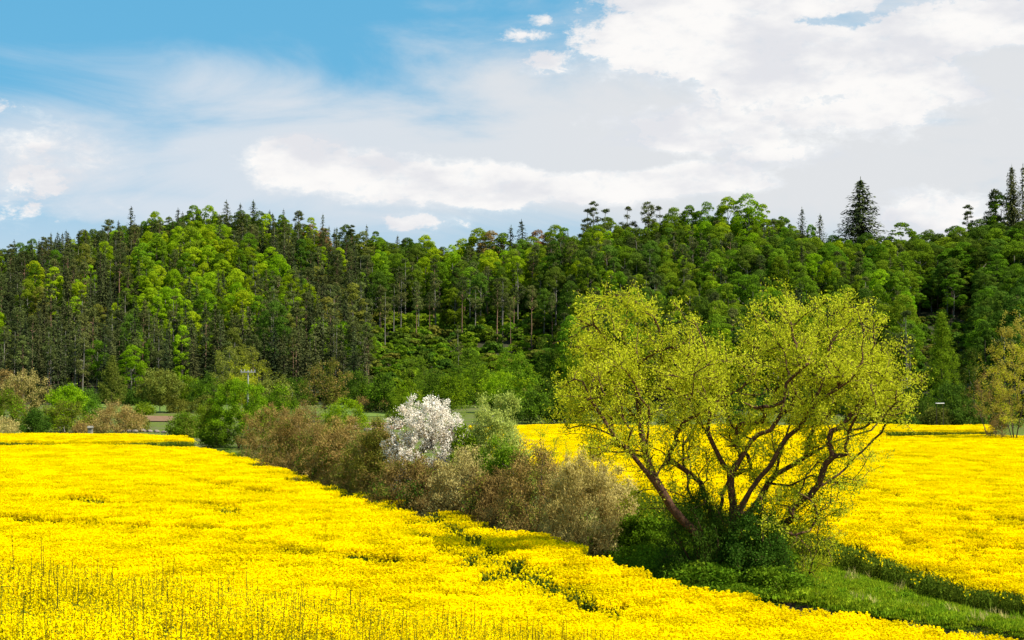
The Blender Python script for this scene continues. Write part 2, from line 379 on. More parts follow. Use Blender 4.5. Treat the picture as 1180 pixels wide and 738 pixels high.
# ------------------------------------------------------------------ instancing for what nobody could count
def proto_collection(name, meshes):
    c = bpy.data.collections.new(name)
    for i, me in enumerate(meshes):
        c.objects.link(bpy.data.objects.new('%s_%02d' % (name, i), me))
    return c
def scatter(name, pts, idx, rot, scl, coll, label, cat=None):
    me = bpy.data.meshes.new(name); me.vertices.add(len(pts)); me.vertices.foreach_set('co', np.asarray(pts, np.float32).ravel())
    for nm, ty, dat in (('idx', 'INT', np.asarray(idx, np.int32)), ('rot', 'FLOAT', np.asarray(rot, np.float32))):
        a = me.attributes.new(nm, ty, 'POINT'); a.data.foreach_set('value', dat)
    a = me.attributes.new('scl', 'FLOAT_VECTOR', 'POINT'); a.data.foreach_set('vector', np.asarray(scl, np.float32).ravel())
    o = link(name, me)
    g = bpy.data.node_groups.new(name, 'GeometryNodeTree')
    g.interface.new_socket(name='Geometry', in_out='INPUT', socket_type='NodeSocketGeometry')
    g.interface.new_socket(name='Geometry', in_out='OUTPUT', socket_type='NodeSocketGeometry')
    gi = g.nodes.new('NodeGroupInput'); go = g.nodes.new('NodeGroupOutput'); ip = g.nodes.new('GeometryNodeInstanceOnPoints')
    ci = g.nodes.new('GeometryNodeCollectionInfo'); ci.inputs['Collection'].default_value = coll
    ci.inputs['Separate Children'].default_value = True; ci.inputs['Reset Children'].default_value = True
    def attr(n, ty):
        k = g.nodes.new('GeometryNodeInputNamedAttribute'); k.data_type = ty; k.inputs[0].default_value = n
        return [s for s in k.outputs if s.enabled and s.name == 'Attribute'][0]
    cx = g.nodes.new('ShaderNodeCombineXYZ')
    g.links.new(gi.outputs[0], ip.inputs['Points']); g.links.new(ci.outputs[0], ip.inputs['Instance'])
    ip.inputs['Pick Instance'].default_value = True
    g.links.new(attr('idx', 'INT'), ip.inputs['Instance Index']); g.links.new(attr('rot', 'FLOAT'), cx.inputs[2])
    g.links.new(cx.outputs[0], ip.inputs['Rotation']); g.links.new(attr('scl', 'FLOAT_VECTOR'), ip.inputs['Scale'])
    g.links.new(ip.outputs[0], go.inputs[0])
    md = o.modifiers.new('scatter', 'NODES'); md.node_group = g
    tag(o, label, cat, None, 'stuff'); return o

# ------------------------------------------------------------------ ground
gx = np.unique(np.round(np.concatenate([np.arange(-38, 38, .45), np.linspace(-38, -220, 75), np.linspace(38, 220, 75), np.linspace(220, 2500, 25), -np.linspace(220, 2500, 25)]), 3))
gy = np.unique(np.round(np.concatenate([np.linspace(-300, 0, 12), np.arange(0, 54, 1.0), np.arange(54, 76, .3), np.arange(76, 160, 1.6), np.arange(160, 560, 3.5), np.linspace(560, 3500, 40)]), 3))
XX, YY = np.meshgrid(gx, gy); ZZ = ground(XX, YY)
ncol = len(gx); ii = np.arange(len(gy) - 1)[:, None] * ncol + np.arange(ncol - 1)[None]
FQ = np.stack([ii, ii + 1, ii + ncol + 1, ii + ncol], -1).reshape(-1, 4)
VV = np.c_[XX.ravel(), YY.ravel(), ZZ.ravel()]
cen = VV[FQ].mean(1); pxa = CX + F * cen[:, 0] / np.maximum(cen[:, 1], 30)
ishill = (cen[:, 1] > foot_d(pxa) - 2)
for nm, sel, mt, lab in (('ground', ~ishill, M['ground'], 'green valley floor under the yellow fields'), ('hillside', ishill, M['floor'], 'brown shaded forest floor of the wooded hill')):
    fq = FQ[sel]; u, inv = np.unique(fq, return_inverse=True)
    me = mesh_from(nm, VV[u], inv.reshape(-1, 4), [mt], smooth_=True)
    tag(link(nm, me), lab, None, None, 'structure')
def patch_sheet(name, poly, mat, label, lift=0.02, res=1.0, kind='structure'):
    """sheet over a px/d quad: poly = [(px_l, px_r, d)] rows"""
    rows = []
    for px0, px1, d in poly: rows.append([(px_x(px0 + (px1 - px0) * t, d), d) for t in np.linspace(0, 1, 40)])
    R_ = np.array(rows); fine = []
    for a, b_ in zip(R_[:-1], R_[1:]):
        for t in np.linspace(0, 1, 8, endpoint=False): fine.append(a * (1 - t) + b_ * t)
    fine.append(R_[-1]); Q = np.array(fine); zz = ground(Q[..., 0], Q[..., 1]) + lift
    V = np.c_[Q.reshape(-1, 2), zz.ravel()]; nc = Q.shape[1]
    i = np.arange(Q.shape[0] - 1)[:, None] * nc + np.arange(nc - 1)[None]
    return tag(link(name, mesh_from(name, V, np.stack([i, i + 1, i + nc + 1, i + nc], -1).reshape(-1, 4), [mat], smooth_=True)), label, None, None, kind)
patch_sheet('ploughed_field', [(152, 204, 268), (158, 200, 286)], M['plough'], 'reddish bare ploughed strip behind the brown bush', 0.15)
patch_sheet('ploughed_field', [(385, 462, 240), (392, 470, 262)], M['plough'], 'reddish bare ploughed strip behind the white blossom bush', 0.15)
patch_sheet('meadow', [(95, 262, 300), (90, 300, 345)], M['mead'], 'pale green mown meadow at the forest foot', 0.06)
patch_sheet('meadow', [(395, 500, 285), (380, 520, 335)], M['mead'], 'pale green mown meadow behind the hedge', 0.06)

# ------------------------------------------------------------------ crop
NEAR_EDGE = [(1400, 55), (1180, 56), (1040, 58), (940, 58), (870, 58), (800, 58.5), (740, 60), (700, 62.5), (650, 67.5), (600, 73.5), (530, 81), (450, 91), (400, 101), (340, 119), (290, 141), (240, 157), (215, 159)]
near_poly = np.array([(px_x(p, d), d) for p, d in NEAR_EDGE] + [(px_x(-160, 159), 159), (px_x(-160, 80), 80), (-32, 40), (-16, 17), (14, 17), (26, 35), (px_x(1400, 55), 50)])
strip_poly = polyx([(-160, 166.5), (60, 166.5), (180, 167), (222, 170), (215, 184), (150, 190), (-160, 190)])
right_edge = [(1420, 63), (1180, 66), (1120, 68), (1060, 69), (1000, 70.5), (950, 73.5), (900, 77), (830, 82), (760, 90), (700, 101), (630, 114), (575, 132), (552, 160), (546, 205)]
right_poly = polyx(right_edge + [(546, 223), (1008, 223), (1012, 197), (1020, 183), (1180, 182), (1420, 180)])
rstrip_poly = polyx([(1004, 200), (1139, 199), (1140, 206), (1136, 222), (1006, 223)])
def inside(x, y, poly):
    r = np.zeros(x.shape, bool); n = len(poly)
    for i in range(n):
        x0, y0 = poly[i]; x1, y1 = poly[(i + 1) % n]
        if y0 == y1: continue
        c = ((y0 > y) != (y1 > y)) & (x < (x1 - x0) * (y - y0) / (y1 - y0) + x0); r ^= c
    return r
def crop_patch(seed, n_heads=150, flowers=1.0, hgt=1.2, size=1.2):
    r = np.random.default_rng(seed); parts = []
    xy = r.uniform(-size / 2, size / 2, (n_heads, 2)); h = hgt + r.normal(0, .035, n_heads)
    C = np.c_[xy, h]
    side = np.concatenate([C + np.c_[r.normal(0, .07, (n_heads, 2)), -r.uniform(.06, .3, n_heads)] for _ in range(2)])
    H = np.concatenate([C, side]); keep = r.random(len(H)) < flowers; H = H[keep]
    for k in range(3):                                     # racemes: crossed upright petals clusters
        ang = r.uniform(0, math.pi, len(H)); N = np.c_[np.cos(ang), np.sin(ang), r.normal(.25, .3, len(H))]
        V, Fq = leaves(H + r.normal(0, .012, H.shape), N, r.uniform(.06, .11, len(H)), r.uniform(.04, .065, len(H)), r, np.tile([0, 0, 1.0], (len(H), 1)))
        parts.append((V, Fq, 0))
    V, Fq = leaves(H + [0, 0, .03], np.c_[r.normal(0, .3, (len(H), 2)), np.ones(len(H))], .09, .09, r); parts.append((V, Fq, 0))
    sN = r.normal(size=(n_heads, 3)) * [1, 1, .05]
    V, Fq = leaves(np.c_[xy, h / 2 - .02], sN, h * .97, .022, r, np.tile([0, 0, 1.0], (n_heads, 1))); parts.append((V, Fq, 1))
    nl = int(60 * (1.6 + (1 - flowers) * 3.2))
    LC = np.c_[r.uniform(-size / 2, size / 2, (nl, 2)), hgt * r.uniform(.25, .8 + .15 * (1 - flowers), nl)]
    V, Fq = leaves(LC, r.normal(size=(nl, 3)) + [0, 0, .3], r.uniform(.1, .24, nl), r.uniform(.04, .1, nl), r); parts.append((V, Fq, 1))
    V, Fq, mi = cat_mesh(parts)
    return mesh_from('crop_patch', V, Fq, [M['petal'], M['stem']], mi)
def near_patch(seed, size=1.1):
    r = np.random.default_rng(seed); parts = []; npl = 34
    xy = r.uniform(-size / 2, size / 2, (npl, 2))
    fl_c, fl_n, bud_c = [], [], []
    for i in range(npl):
        tall = r.random() < .10; h = 1.25 + r.normal(0, .07) + (r.uniform(.12, .34) if tall else 0)
        lean = r.normal(0, .06, 2); P = np.array([[*xy[i], 0], [*(xy[i] + lean * .4), h * .5], [*(xy[i] + lean), h]])
        V, Fq = tube(P, [.010, .007, .004] if tall else [.007, .005, .003], 4); parts.append((V, Fq, 2 if tall else 1))
        tops = [P[2]]
        for k in range(r.integers(3, 6)):
            z0 = r.uniform(.5, .8); a = r.uniform(0, 6.28); q = r.uniform(.10, .2)
            s = P[0] * (1 - z0) + P[2] * z0; e = s + np.array([math.cos(a) * q, math.sin(a) * q, r.uniform(.15, .38) * (h / 1.25) * .9])
            e[2] = min(e[2], 1.25 + r.normal(0, .06)); m_ = (s + e) / 2 + [math.cos(a) * .03, math.sin(a) * .03, -.02]
            V, Fq = tube([s, m_, e], [.005, .004, .003], 3); parts.append((V, Fq, 1)); tops.append(e)
        for ti, tp in enumerate(tops):
            m = r.integers(12, 22) if not (tall and ti == 0) else r.integers(5, 9)
            a = r.uniform(0, 6.28, m); rr = r.uniform(.018, .05, m); zz = -r.uniform(0, .11, m)
            m = int(m * 1.5); a = r.uniform(0, 6.28, m); rr = r.uniform(.018, .055, m); zz = -r.uniform(0, .12, m)
            fl_c.append(tp + np.c_[np.cos(a) * rr, np.sin(a) * rr, zz]); fl_n.append(np.c_[np.cos(a), np.sin(a), r.uniform(.3, 1.3, m)])
            bud_c.append(tp + r.normal(0, .008, (4, 3)) + [0, 0, .02])
    fn = 1500; fl_c.append(np.c_[r.uniform(-size / 2, size / 2, (fn, 2)), r.normal(1.12, .07, fn)]); fl_n.append(np.c_[r.normal(0, .6, (fn, 2)), np.ones(fn)])
    C = np.concatenate(fl_c); N = np.concatenate(fl_n)
    for k in range(2):
        V, Fq = leaves(C, N + r.normal(0, .2, N.shape), .028, .017, r); parts.append((V, Fq, 0))
    Bc = np.concatenate(bud_c); V, Fq = leaves(Bc, r.normal(size=Bc.shape), .02, .012, r); parts.append((V, Fq, 1))
    nl = 60; LC = np.c_[r.uniform(-size / 2, size / 2, (nl, 2)), r.uniform(.2, .95, nl)]
    V, Fq = leaves(LC, r.normal(size=(nl, 3)), r.uniform(.08, .2, nl), r.uniform(.02, .06, nl), r); parts.append((V, Fq, 1))
    V, Fq, mi = cat_mesh(parts)
    return mesh_from('near_patch', V, Fq, [M['petal'], M['stem'], M['stalk']], mi)
crop_protos = [crop_patch(10 + i) for i in range(5)] + [crop_patch(30 + i, 110, .30, 1.05) for i in range(2)] + [crop_patch(40, 60, .04, .62), crop_patch(41, 95, .03, 1.08)] + [near_patch(50 + i) for i in range(4)] + [crop_patch(60 + i, 120, .6, 1.1) for i in range(2)]
crop_coll = proto_collection('crop_clump', crop_protos)
RNG = np.random.default_rng(5)
def vnoise(x, y, s, seed=0):
    """cheap value noise"""
    xs, ys = x / s, y / s; xi, yi = np.floor(xs).astype(int), np.floor(ys).astype(int); fx, fy = xs - xi, ys - yi
    fx = fx * fx * (3 - 2 * fx); fy = fy * fy * (3 - 2 * fy)
    def h(a, b_): return (np.sin(a * 127.1 + b_ * 311.7 + seed * 74.7) * 43758.5453) % 1.0
    return (h(xi, yi) * (1 - fx) + h(xi + 1, yi) * fx) * (1 - fy) + (h(xi, yi + 1) * (1 - fx) + h(xi + 1, yi + 1) * fx) * fy
# wheel tracks: traced at crop-top height
def trk(pts): return np.array([(px_x(p, 6.85 * F / (r - HOR)), 6.85 * F / (r - HOR)) for p, r in pts])
TRACKS = [trk([(395, 565), (440, 578), (475, 592), (500, 612), (530, 632), (560, 650), (600, 662), (640, 672)]),
          trk([(470, 578), (500, 594), (535, 612), (570, 632), (620, 655), (680, 676), (720, 690)]),
          ]
FAINT = [trk([(90, 573), (150, 580), (240, 583), (330, 600)]), trk([(230, 555), (300, 566), (420, 575)]), trk([(330, 636), (420, 640), (470, 644)]), trk([(0, 596), (120, 604), (300, 612)])]
def crop(name, poly, label, region, spacing=1.0):
    x0, y0 = poly.min(0); x1, y1 = poly.max(0)
    X_, Y_ = np.meshgrid(np.arange(x0, x1, spacing), np.arange(y0, y1, spacing)); X_ = X_.ravel() + RNG.uniform(-.3, .3, X_.size); Y_ = Y_.ravel() + RNG.uniform(-.3, .3, Y_.size)
    k = inside(X_, Y_, poly); X_, Y_ = X_[k], Y_[k]
    pp = CX + F * X_ / Y_; k = (pp > -110) & (pp < 1290); X_, Y_ = X_[k], Y_[k]
    idx = RNG.integers(0, 5, len(X_)); sz = RNG.uniform(.97, 1.03, len(X_)); keep = np.ones(len(X_), bool)
    de = polydist(X_, Y_, np.vstack([poly, poly[:1]]))
    nz = vnoise(X_, Y_, 7, 1) * .6 + vnoise(X_, Y_, 2.4, 2) * .4
    mid = nz < .11; idx[mid] = RNG.integers(13, 15, mid.sum()); gap = nz < .06; idx[gap] = RNG.integers(5, 7, gap.sum())
    if region == 'near':
        e = polydist(X_, Y_, polyx(NEAR_EDGE)); n2 = vnoise(X_, Y_, 5, 7)
        far = Y_ > 72
        idx[(e < 2.0 + 1.5 * n2) & far & (n2 > .5)] = 13
        idx[(e < .9 + 1.0 * n2) & far] = 5
        keep &= ~((e < .55) & (n2 > .62))
        idx[(e < .7) & far] = 7
        for t in TRACKS:
            d_ = polydist(X_, Y_, t); n3 = vnoise(X_, Y_, 4, 11)
            idx[(d_ < 1.3) & (n3 > .3)] = 13; idx[(d_ < 1.0)] = 5; q = (d_ < .62) & (n3 > .22); idx[q] = 7
        for t in FAINT:
            d_ = polydist(X_, Y_, t); n3 = vnoise(X_, Y_, 3, 4); idx[(d_ < 1.1) & (n3 > .35)] = 5; idx[(d_ < .6) & (n3 > .55)] = 7
        nr = Y_ < 40; idx[nr] = RNG.integers(9, 13, nr.sum()); sz[nr] *= RNG.uniform(.92, 1.05, nr.sum())
    if region == 'right':
        e = polydist(X_, Y_, polyx(right_edge)); n2 = vnoise(X_, Y_, 3, 8)
        idx[e < 2.4 + .8 * n2] = 13; idx[e < 1.7 + 1.0 * n2] = 6; q = e < 1.3 + .8 * n2; idx[q] = 8
        fr = polydist(X_, Y_, trk([(940, 552), (1000, 560), (1080, 572), (1180, 584)])); idx[(fr < .8) & (n2 > .3)] = 5
        fr = polydist(X_, Y_, trk([(930, 520), (1040, 524), (1180, 536)])); idx[(fr < 1.0) & (n2 > .4)] = 5
    if region == 'strip':
        fe = polydist(X_, Y_, poly[:4] if len(poly) > 5 else poly[:2]); idx[fe < 2.6] = 6; idx[fe < 1.8] = 8
    X_, Y_, idx, sz, nz = X_[keep], Y_[keep], idx[keep], sz[keep], nz[keep]
    Z_ = ground(X_, Y_); sc = np.c_[np.ones(len(X_)), np.ones(len(X_)), sz * (1 + .07 * (nz - .5))]
    g8 = idx >= 7; g8 &= idx <= 8
    return scatter(name, np.c_[X_, Y_, Z_], idx, RNG.uniform(0, 6.28, len(X_)), sc, crop_coll, label)
crop('rapeseed_crop', near_poly, 'bright yellow flowering rapeseed filling the whole near field', 'near')
crop('rapeseed_crop', right_poly, 'bright yellow flowering rapeseed behind the big willow', 'right')
crop('rapeseed_crop', strip_poly, 'narrow yellow rapeseed strip below the bushes on the far side', 'strip')
crop('rapeseed_crop', rstrip_poly, 'narrow yellow rapeseed strip below the dark wood edge', 'strip')

# ------------------------------------------------------------------ grass and herbs
def tuft(seed, n=60, size=.8, h=.25, w=.02, mat='grass', flat=False):
    r = np.random.default_rng(seed); C = np.c_[r.uniform(-size / 2, size / 2, (n, 2)), np.zeros(n)]
    L = h * r.uniform(.5, 1.3, n); ax = unit(np.c_[r.normal(0, .35, (n, 2)), np.ones(n)]); C = C + ax * L[:, None] * .5
    V, Fq = leaves(C, r.normal(size=(n, 3)) * [1, 1, .3], L, w * r.uniform(.7, 1.5, n), r, ax)
    return mesh_from('tuft', V, Fq, [M[mat]])
def herb(seed, n=120, size=.9, h=.6):
    r = np.random.default_rng(seed); C = np.c_[r.normal(0, size * .25, (n, 2)), h * np.abs(r.beta(2, 1.4, n))]
    V, Fq = leaves(C, r.normal(size=(n, 3)) * .7 + [0, 0, .8], r.uniform(.09, .18, n), r.uniform(.05, .09, n), r)
    return mesh_from('herb', V, Fq, [M['herb']])
grass_coll = proto_collection('grass_tuft', [tuft(i, 260, 1.1, .13, .035) for i in range(5)] + [tuft(9, 60, .6, .38, .025), tuft(12, 26, .5, .42, .018, 'tan'), herb(27, 70, .6, .28)])
herb_coll = proto_collection('herb_clump', [herb(20 + i, 150, .9, .7) for i in range(4)])
def scat(name, poly, n, coll, ni, label, smin=.7, smax=1.3, avoid=None, zoff=0.0, fn=None):
    x0, y0 = poly.min(0); x1, y1 = poly.max(0)
    x = RNG.uniform(x0, x1, n * 3); y = RNG.uniform(y0, y1, n * 3); k = inside(x, y, poly)
    if fn is not None: k &= fn(x, y)
    x, y = x[k][:n], y[k][:n]; s = RNG.uniform(smin, smax, len(x))
    return scatter(name, np.c_[x, y, ground(x, y) + zoff], np.where(RNG.random(len(x)) < .9, RNG.integers(0, min(ni, 5), len(x)), RNG.integers(0, ni, len(x))), RNG.uniform(0, 6.28, len(x)), np.c_[s, s, s * RNG.uniform(.8, 1.3, len(x))], coll, label)
verge = np.array([(px_x(p, d), d) for p, d in NEAR_EDGE[:9]] + [(px_x(p, d), d) for p, d in [(680, 84), (740, 90), (800, 84), (870, 80), (920, 76), (960, 73.5), (1010, 70.5), (1060, 69), (1120, 68), (1180, 66), (1400, 62.5)]])
scat('grass', verge, 7000, grass_coll, 8, 'short bright green grass on the track between the two fields', .7, 1.25,
     fn=lambda x, y: (polydist(x, y, DITCH) > 1.3) & (np.abs(polydist(x, y, DITCH) - 4.3) > .22) & (np.abs(polydist(x, y, DITCH) - 5.8) > .22))
herb_zone = polyx([(925, 63.2), (880, 61.4), (800, 60.2), (745, 61.6), (705, 64.5), (665, 70), (660, 82), (740, 84), (820, 78), (890, 72), (925, 67)])
scat('undergrowth', herb_zone, 1500, herb_coll, 4, 'dark green nettles and weeds round the foot of the willow', .5, 1.15)
hl_ = np.array([(px_x(p, d), d) for p, d in NEAR_EDGE[7:]]); hr_ = np.array([(px_x(p + 45 * 90 / d, d + 3), d + 3) for p, d in NEAR_EDGE[7:]][::-1])
scat('undergrowth', np.vstack([hl_, hr_]), 1500, herb_coll, 4, 'green weeds along the bottom of the hedge', .5, 1.1)
# earth bank of the ditch
def bank():
    P_ = []
    for (x0, y0), (x1, y1) in zip(DITCH[:-4], DITCH[1:-3]):
        for t in np.linspace(0, 1, 14, endpoint=False): P_.append((x0 + (x1 - x0) * t, y0 + (y1 - y0) * t))
    P_ = np.array(P_); T = unit(np.gradient(P_, axis=0)); Nn = np.c_[-T[:, 1], T[:, 0]]; offs = np.linspace(-1.55, .95, 7)
    Q = P_[:, None] + Nn[:, None] * offs[None, :, None]; z = ground(Q[..., 0], Q[..., 1]) + .02 + RNG.normal(0, .05, Q.shape[:2])
    z[:, 0] -= .15; z[:, -1] -= .15; nc = 7; i = np.arange(len(P_) - 1)[:, None] * nc + np.arange(nc - 1)[None]
    V = np.c_[Q.reshape(-1, 2), z.ravel()]
    tag(link('ditch_bank', mesh_from('ditch_bank', V, np.stack([i, i + 1, i + nc + 1, i + nc], -1).reshape(-1, 4), [M['bank']])), 'bare dark earth bank of the ditch beside the grass track', None, None, 'structure')
bank()

# ------------------------------------------------------------------ the big willow
def ellipsoid_pts(rng, n, c, r, hollow=.35):
    v = unit(rng.normal(size=(n, 3))) * (rng.uniform(hollow ** 3, 1, n) ** (1 / 3))[:, None]
    return np.asarray(c) + v * np.asarray(r)
def leaf_cloud(rng, P, tips, per, spread, L, W, upaxis=None, span=.7):
    C = []; A = []
    for ids in tips:
        k = rng.poisson(per * rng.gamma(3.0, 1 / 3.0))
        if k == 0: continue
        q = P[ids]; n = len(q); t = rng.uniform(1 - span, 1.0, k) * (n - 1); i = np.minimum(t.astype(int), n - 2); f = (t - i)[:, None]
        C.append(q[i] * (1 - f) + q[i + 1] * f); A.append(np.repeat(unit(q[-1] - q[-2])[None], k, 0))
    C = np.concatenate(C); A = np.concatenate(A)
    C = C + rng.normal(0, spread, C.shape)
    ax = unit(A * .6 + rng.normal(0, .5, C.shape) + (np.array(upaxis) if upaxis is not None else 0))
    N = rng.normal(size=C.shape)
    return leaves(C, N, L * rng.uniform(.7, 1.3, len(C)), W * rng.uniform(.7, 1.3, len(C)), rng, ax)
D0 = 66.0
def wp(px, row, dd=0.0):
    v = unproject(px, row, D0 + dd); return (v.x, v.y, v.z)
def willow():
    rng = np.random.default_rng(77)
    bz = gz(px_x(848, D0), D0)
    root = link('willow_tree', None, None, (px_x(848, D0), D0, bz))
    tag(root, 'big spreading multi-stemmed willow with yellow-green young leaves on the grass strip', 'tree')
    H = [
        (None, [wp(846, 676), wp(845, 662), wp(843, 648), wp(843, 632)]),
        (1, [wp(828, 640, -.3), wp(806, 618, -.6), wp(785, 598, -.9), wp(774, 585, -1), wp(765, 570, -1.1), wp(757, 557, -1.1), wp(742, 541, -1.2), wp(725, 520, -1.3), wp(708, 503, -1.5), wp(691, 476, -1.6), wp(680, 460, -1.7), wp(672, 440, -1.8)]),
        (2, [wp(836, 626, .2), wp(829, 610, .3), wp(822, 594, .4), wp(812, 574, .5), wp(808, 557, .6), wp(791, 543, .8), wp(776, 533, 1.0), wp(762, 520, 1.2)]),
        (3, [wp(843, 602), wp(845, 582, .1), wp(842, 562, .1), wp(842, 545, .1)]),
        (None, []),
        (2, [wp(845, 615, -.2), wp(849, 594, -.4), wp(865, 565, -.6), wp(876, 550, -.7), wp(888, 537, -.8), wp(897, 520, -.8), wp(906, 505, -.8), wp(922, 492, -.9), wp(934, 470, -1), wp(945, 448, -1), wp(953, 420, -1.1), wp(958, 395, -1.1)]),
    ]
    chains = [c for c in H if c[1]]
    # indices of nodes as laid
    idx = []; n = 0
    for s, pts in chains: idx.append(list(range(n, n + len(pts)))); n += len(pts)
    A_, B_, C_, D_ = idx[1], idx[2], idx[3], idx[4]
    def addc(start, pts):
        nonlocal n
        chains.append((start, pts)); r = list(range(n, n + len(pts))); n += len(pts); return r
    cl = addc(C_[-1], [wp(836, 538), wp(831, 531), wp(821, 511, -.1), wp(815, 497, -.2), wp(818, 484, -.2), wp(826, 470, -.3), wp(828, 450, -.3), wp(822, 425, -.3)])
    addc(cl[3], [wp(806, 488, .3), wp(796, 470, .5), wp(786, 452, .7)])
    cr = addc(C_[-1], [wp(847, 541), wp(860, 517, -.2), wp(866, 508, -.2), wp(874, 501, -.3), wp(888, 496, -.4), wp(900, 478, -.4), wp(905, 455, -.4)])
    E = addc(D_[1], [wp(862, 592, .3), wp(874, 577, .6), wp(885, 557, .8), wp(894, 547, .9), wp(910, 538, 1), wp(928, 527, 1.1), wp(956, 511, 1.3), wp(980, 503, 1.5), wp(1004, 496, 1.7), wp(1018, 480, 1.8), wp(1026, 460, 1.9)])
    addc(E[3], [wp(898, 528, 1.1), wp(904, 508, 1.4), wp(912, 484, 1.8), wp(918, 455, 2.2), wp(916, 425, 2.5), wp(905, 400, 2.6)])
    addc(E[2], [wp(910, 560, .6), wp(935, 548, .5), wp(960, 556, .4), wp(985, 560, .3)])
    A2 = addc(A_[5], [wp(748, 536, .2), wp(742, 515, .6), wp(738, 490, .9), wp(735, 458, 1.0), wp(733, 425, 1.1), wp(722, 402, 1.1), wp(714, 378, 1.1)])
    addc(A2[4], [wp(742, 415, .6), wp(756, 406, .4), wp(774, 400, .2)])
    addc(A_[8], [wp(690, 495, -1), wp(672, 490, -.8), wp(655, 494, -.6)])
    addc(D_[8], [wp(955, 455, -1.6), wp(978, 440, -2), wp(996, 420, -2.3)])
    addc(1, [wp(872, 640, -.5), wp(892, 622, -.8), wp(905, 615, -1), wp(918, 618, -1.2), wp(930, 630, -1.4), wp(936, 642, -1.6)])
    addc(1, [wp(880, 620, .5), wp(905, 600, 1), wp(925, 585, 1.4), wp(945, 575, 1.6)])
    lobes = [(728, 388, 70, 52, 2.6, .6, 330), (694, 442, 52, 46, 2.2, -.8, 210), (778, 452, 62, 58, 2.8, .8, 260), (832, 430, 48, 52, 2.4, -.6, 200),
             (912, 386, 62, 50, 2.6, 1.0, 250), (952, 392, 66, 54, 2.8, -.6, 300), (962, 440, 72, 48, 2.8, -1, 260), (1010, 436, 44, 42, 2.0, 0, 190), (880, 470, 60, 56, 2.6, .5, 190),
             (790, 400, 36, 34, 1.8, 1.5, 60), (735, 505, 78, 38, 2.4, -.3, 150), (960, 475, 66, 30, 2.4, 0, 130), (850, 510, 75, 44, 2.4, 1.0, 130), (925, 565, 60, 66, 1.8, .3, 230), (975, 530, 46, 46, 1.6, .2, 80), (890, 600, 50, 40, 1.6, -.8, 60), (815, 555, 60, 50, 1.8, 1.0, 100), (750, 560, 45, 40, 1.4, 0, 40), (664, 458, 30, 42, 1.6, -.5, 80), (1038, 452, 26, 30, 1.4, 0, 60), (700, 505, 50, 30, 1.5, -1, 60)]
    att = []
    for px, row, rx, ry, rz, dd, k in lobes:
        c = np.array(wp(px, row, dd)); k = int(k * 1.3); nc = max(5, k // 12); cc_ = ellipsoid_pts(rng, nc, c, (rx / F * D0, rz, ry / F * D0), .25); ci_ = rng.integers(0, nc, k)
        q_ = cc_[ci_] + rng.normal(0, .40, (k, 3)); att.append(q_ if row < 480 else ellipsoid_pts(rng, k, c, (rx / F * D0, rz, ry / F * D0), .3) + rng.normal(0, .22, (k, 3)) + np.array([0, 0, 1]) * (rng.random((k, 1)) < .12) * rng.uniform(.2, .6, (k, 1)))
    att = np.concatenate(att)
    Pn, Dn, R, ch, tips = grow(chains, att, rng, .4, .09, .0088, .46)
    R = np.minimum(R, .34)
    off = np.array(root.location)
    link('trunk', wood_mesh('willow_trunk', Pn - off, R, ch, M['bark_w']), root)
    # leafy shoots: short twigs at tips
    V, Fq = leaf_cloud(rng, Pn - off, tips, 22, .13, .115, .05, (0, 0, .5), .7)
    link('crown', mesh_from('willow_crown', V, Fq, [M['willow']]), root)
willow()

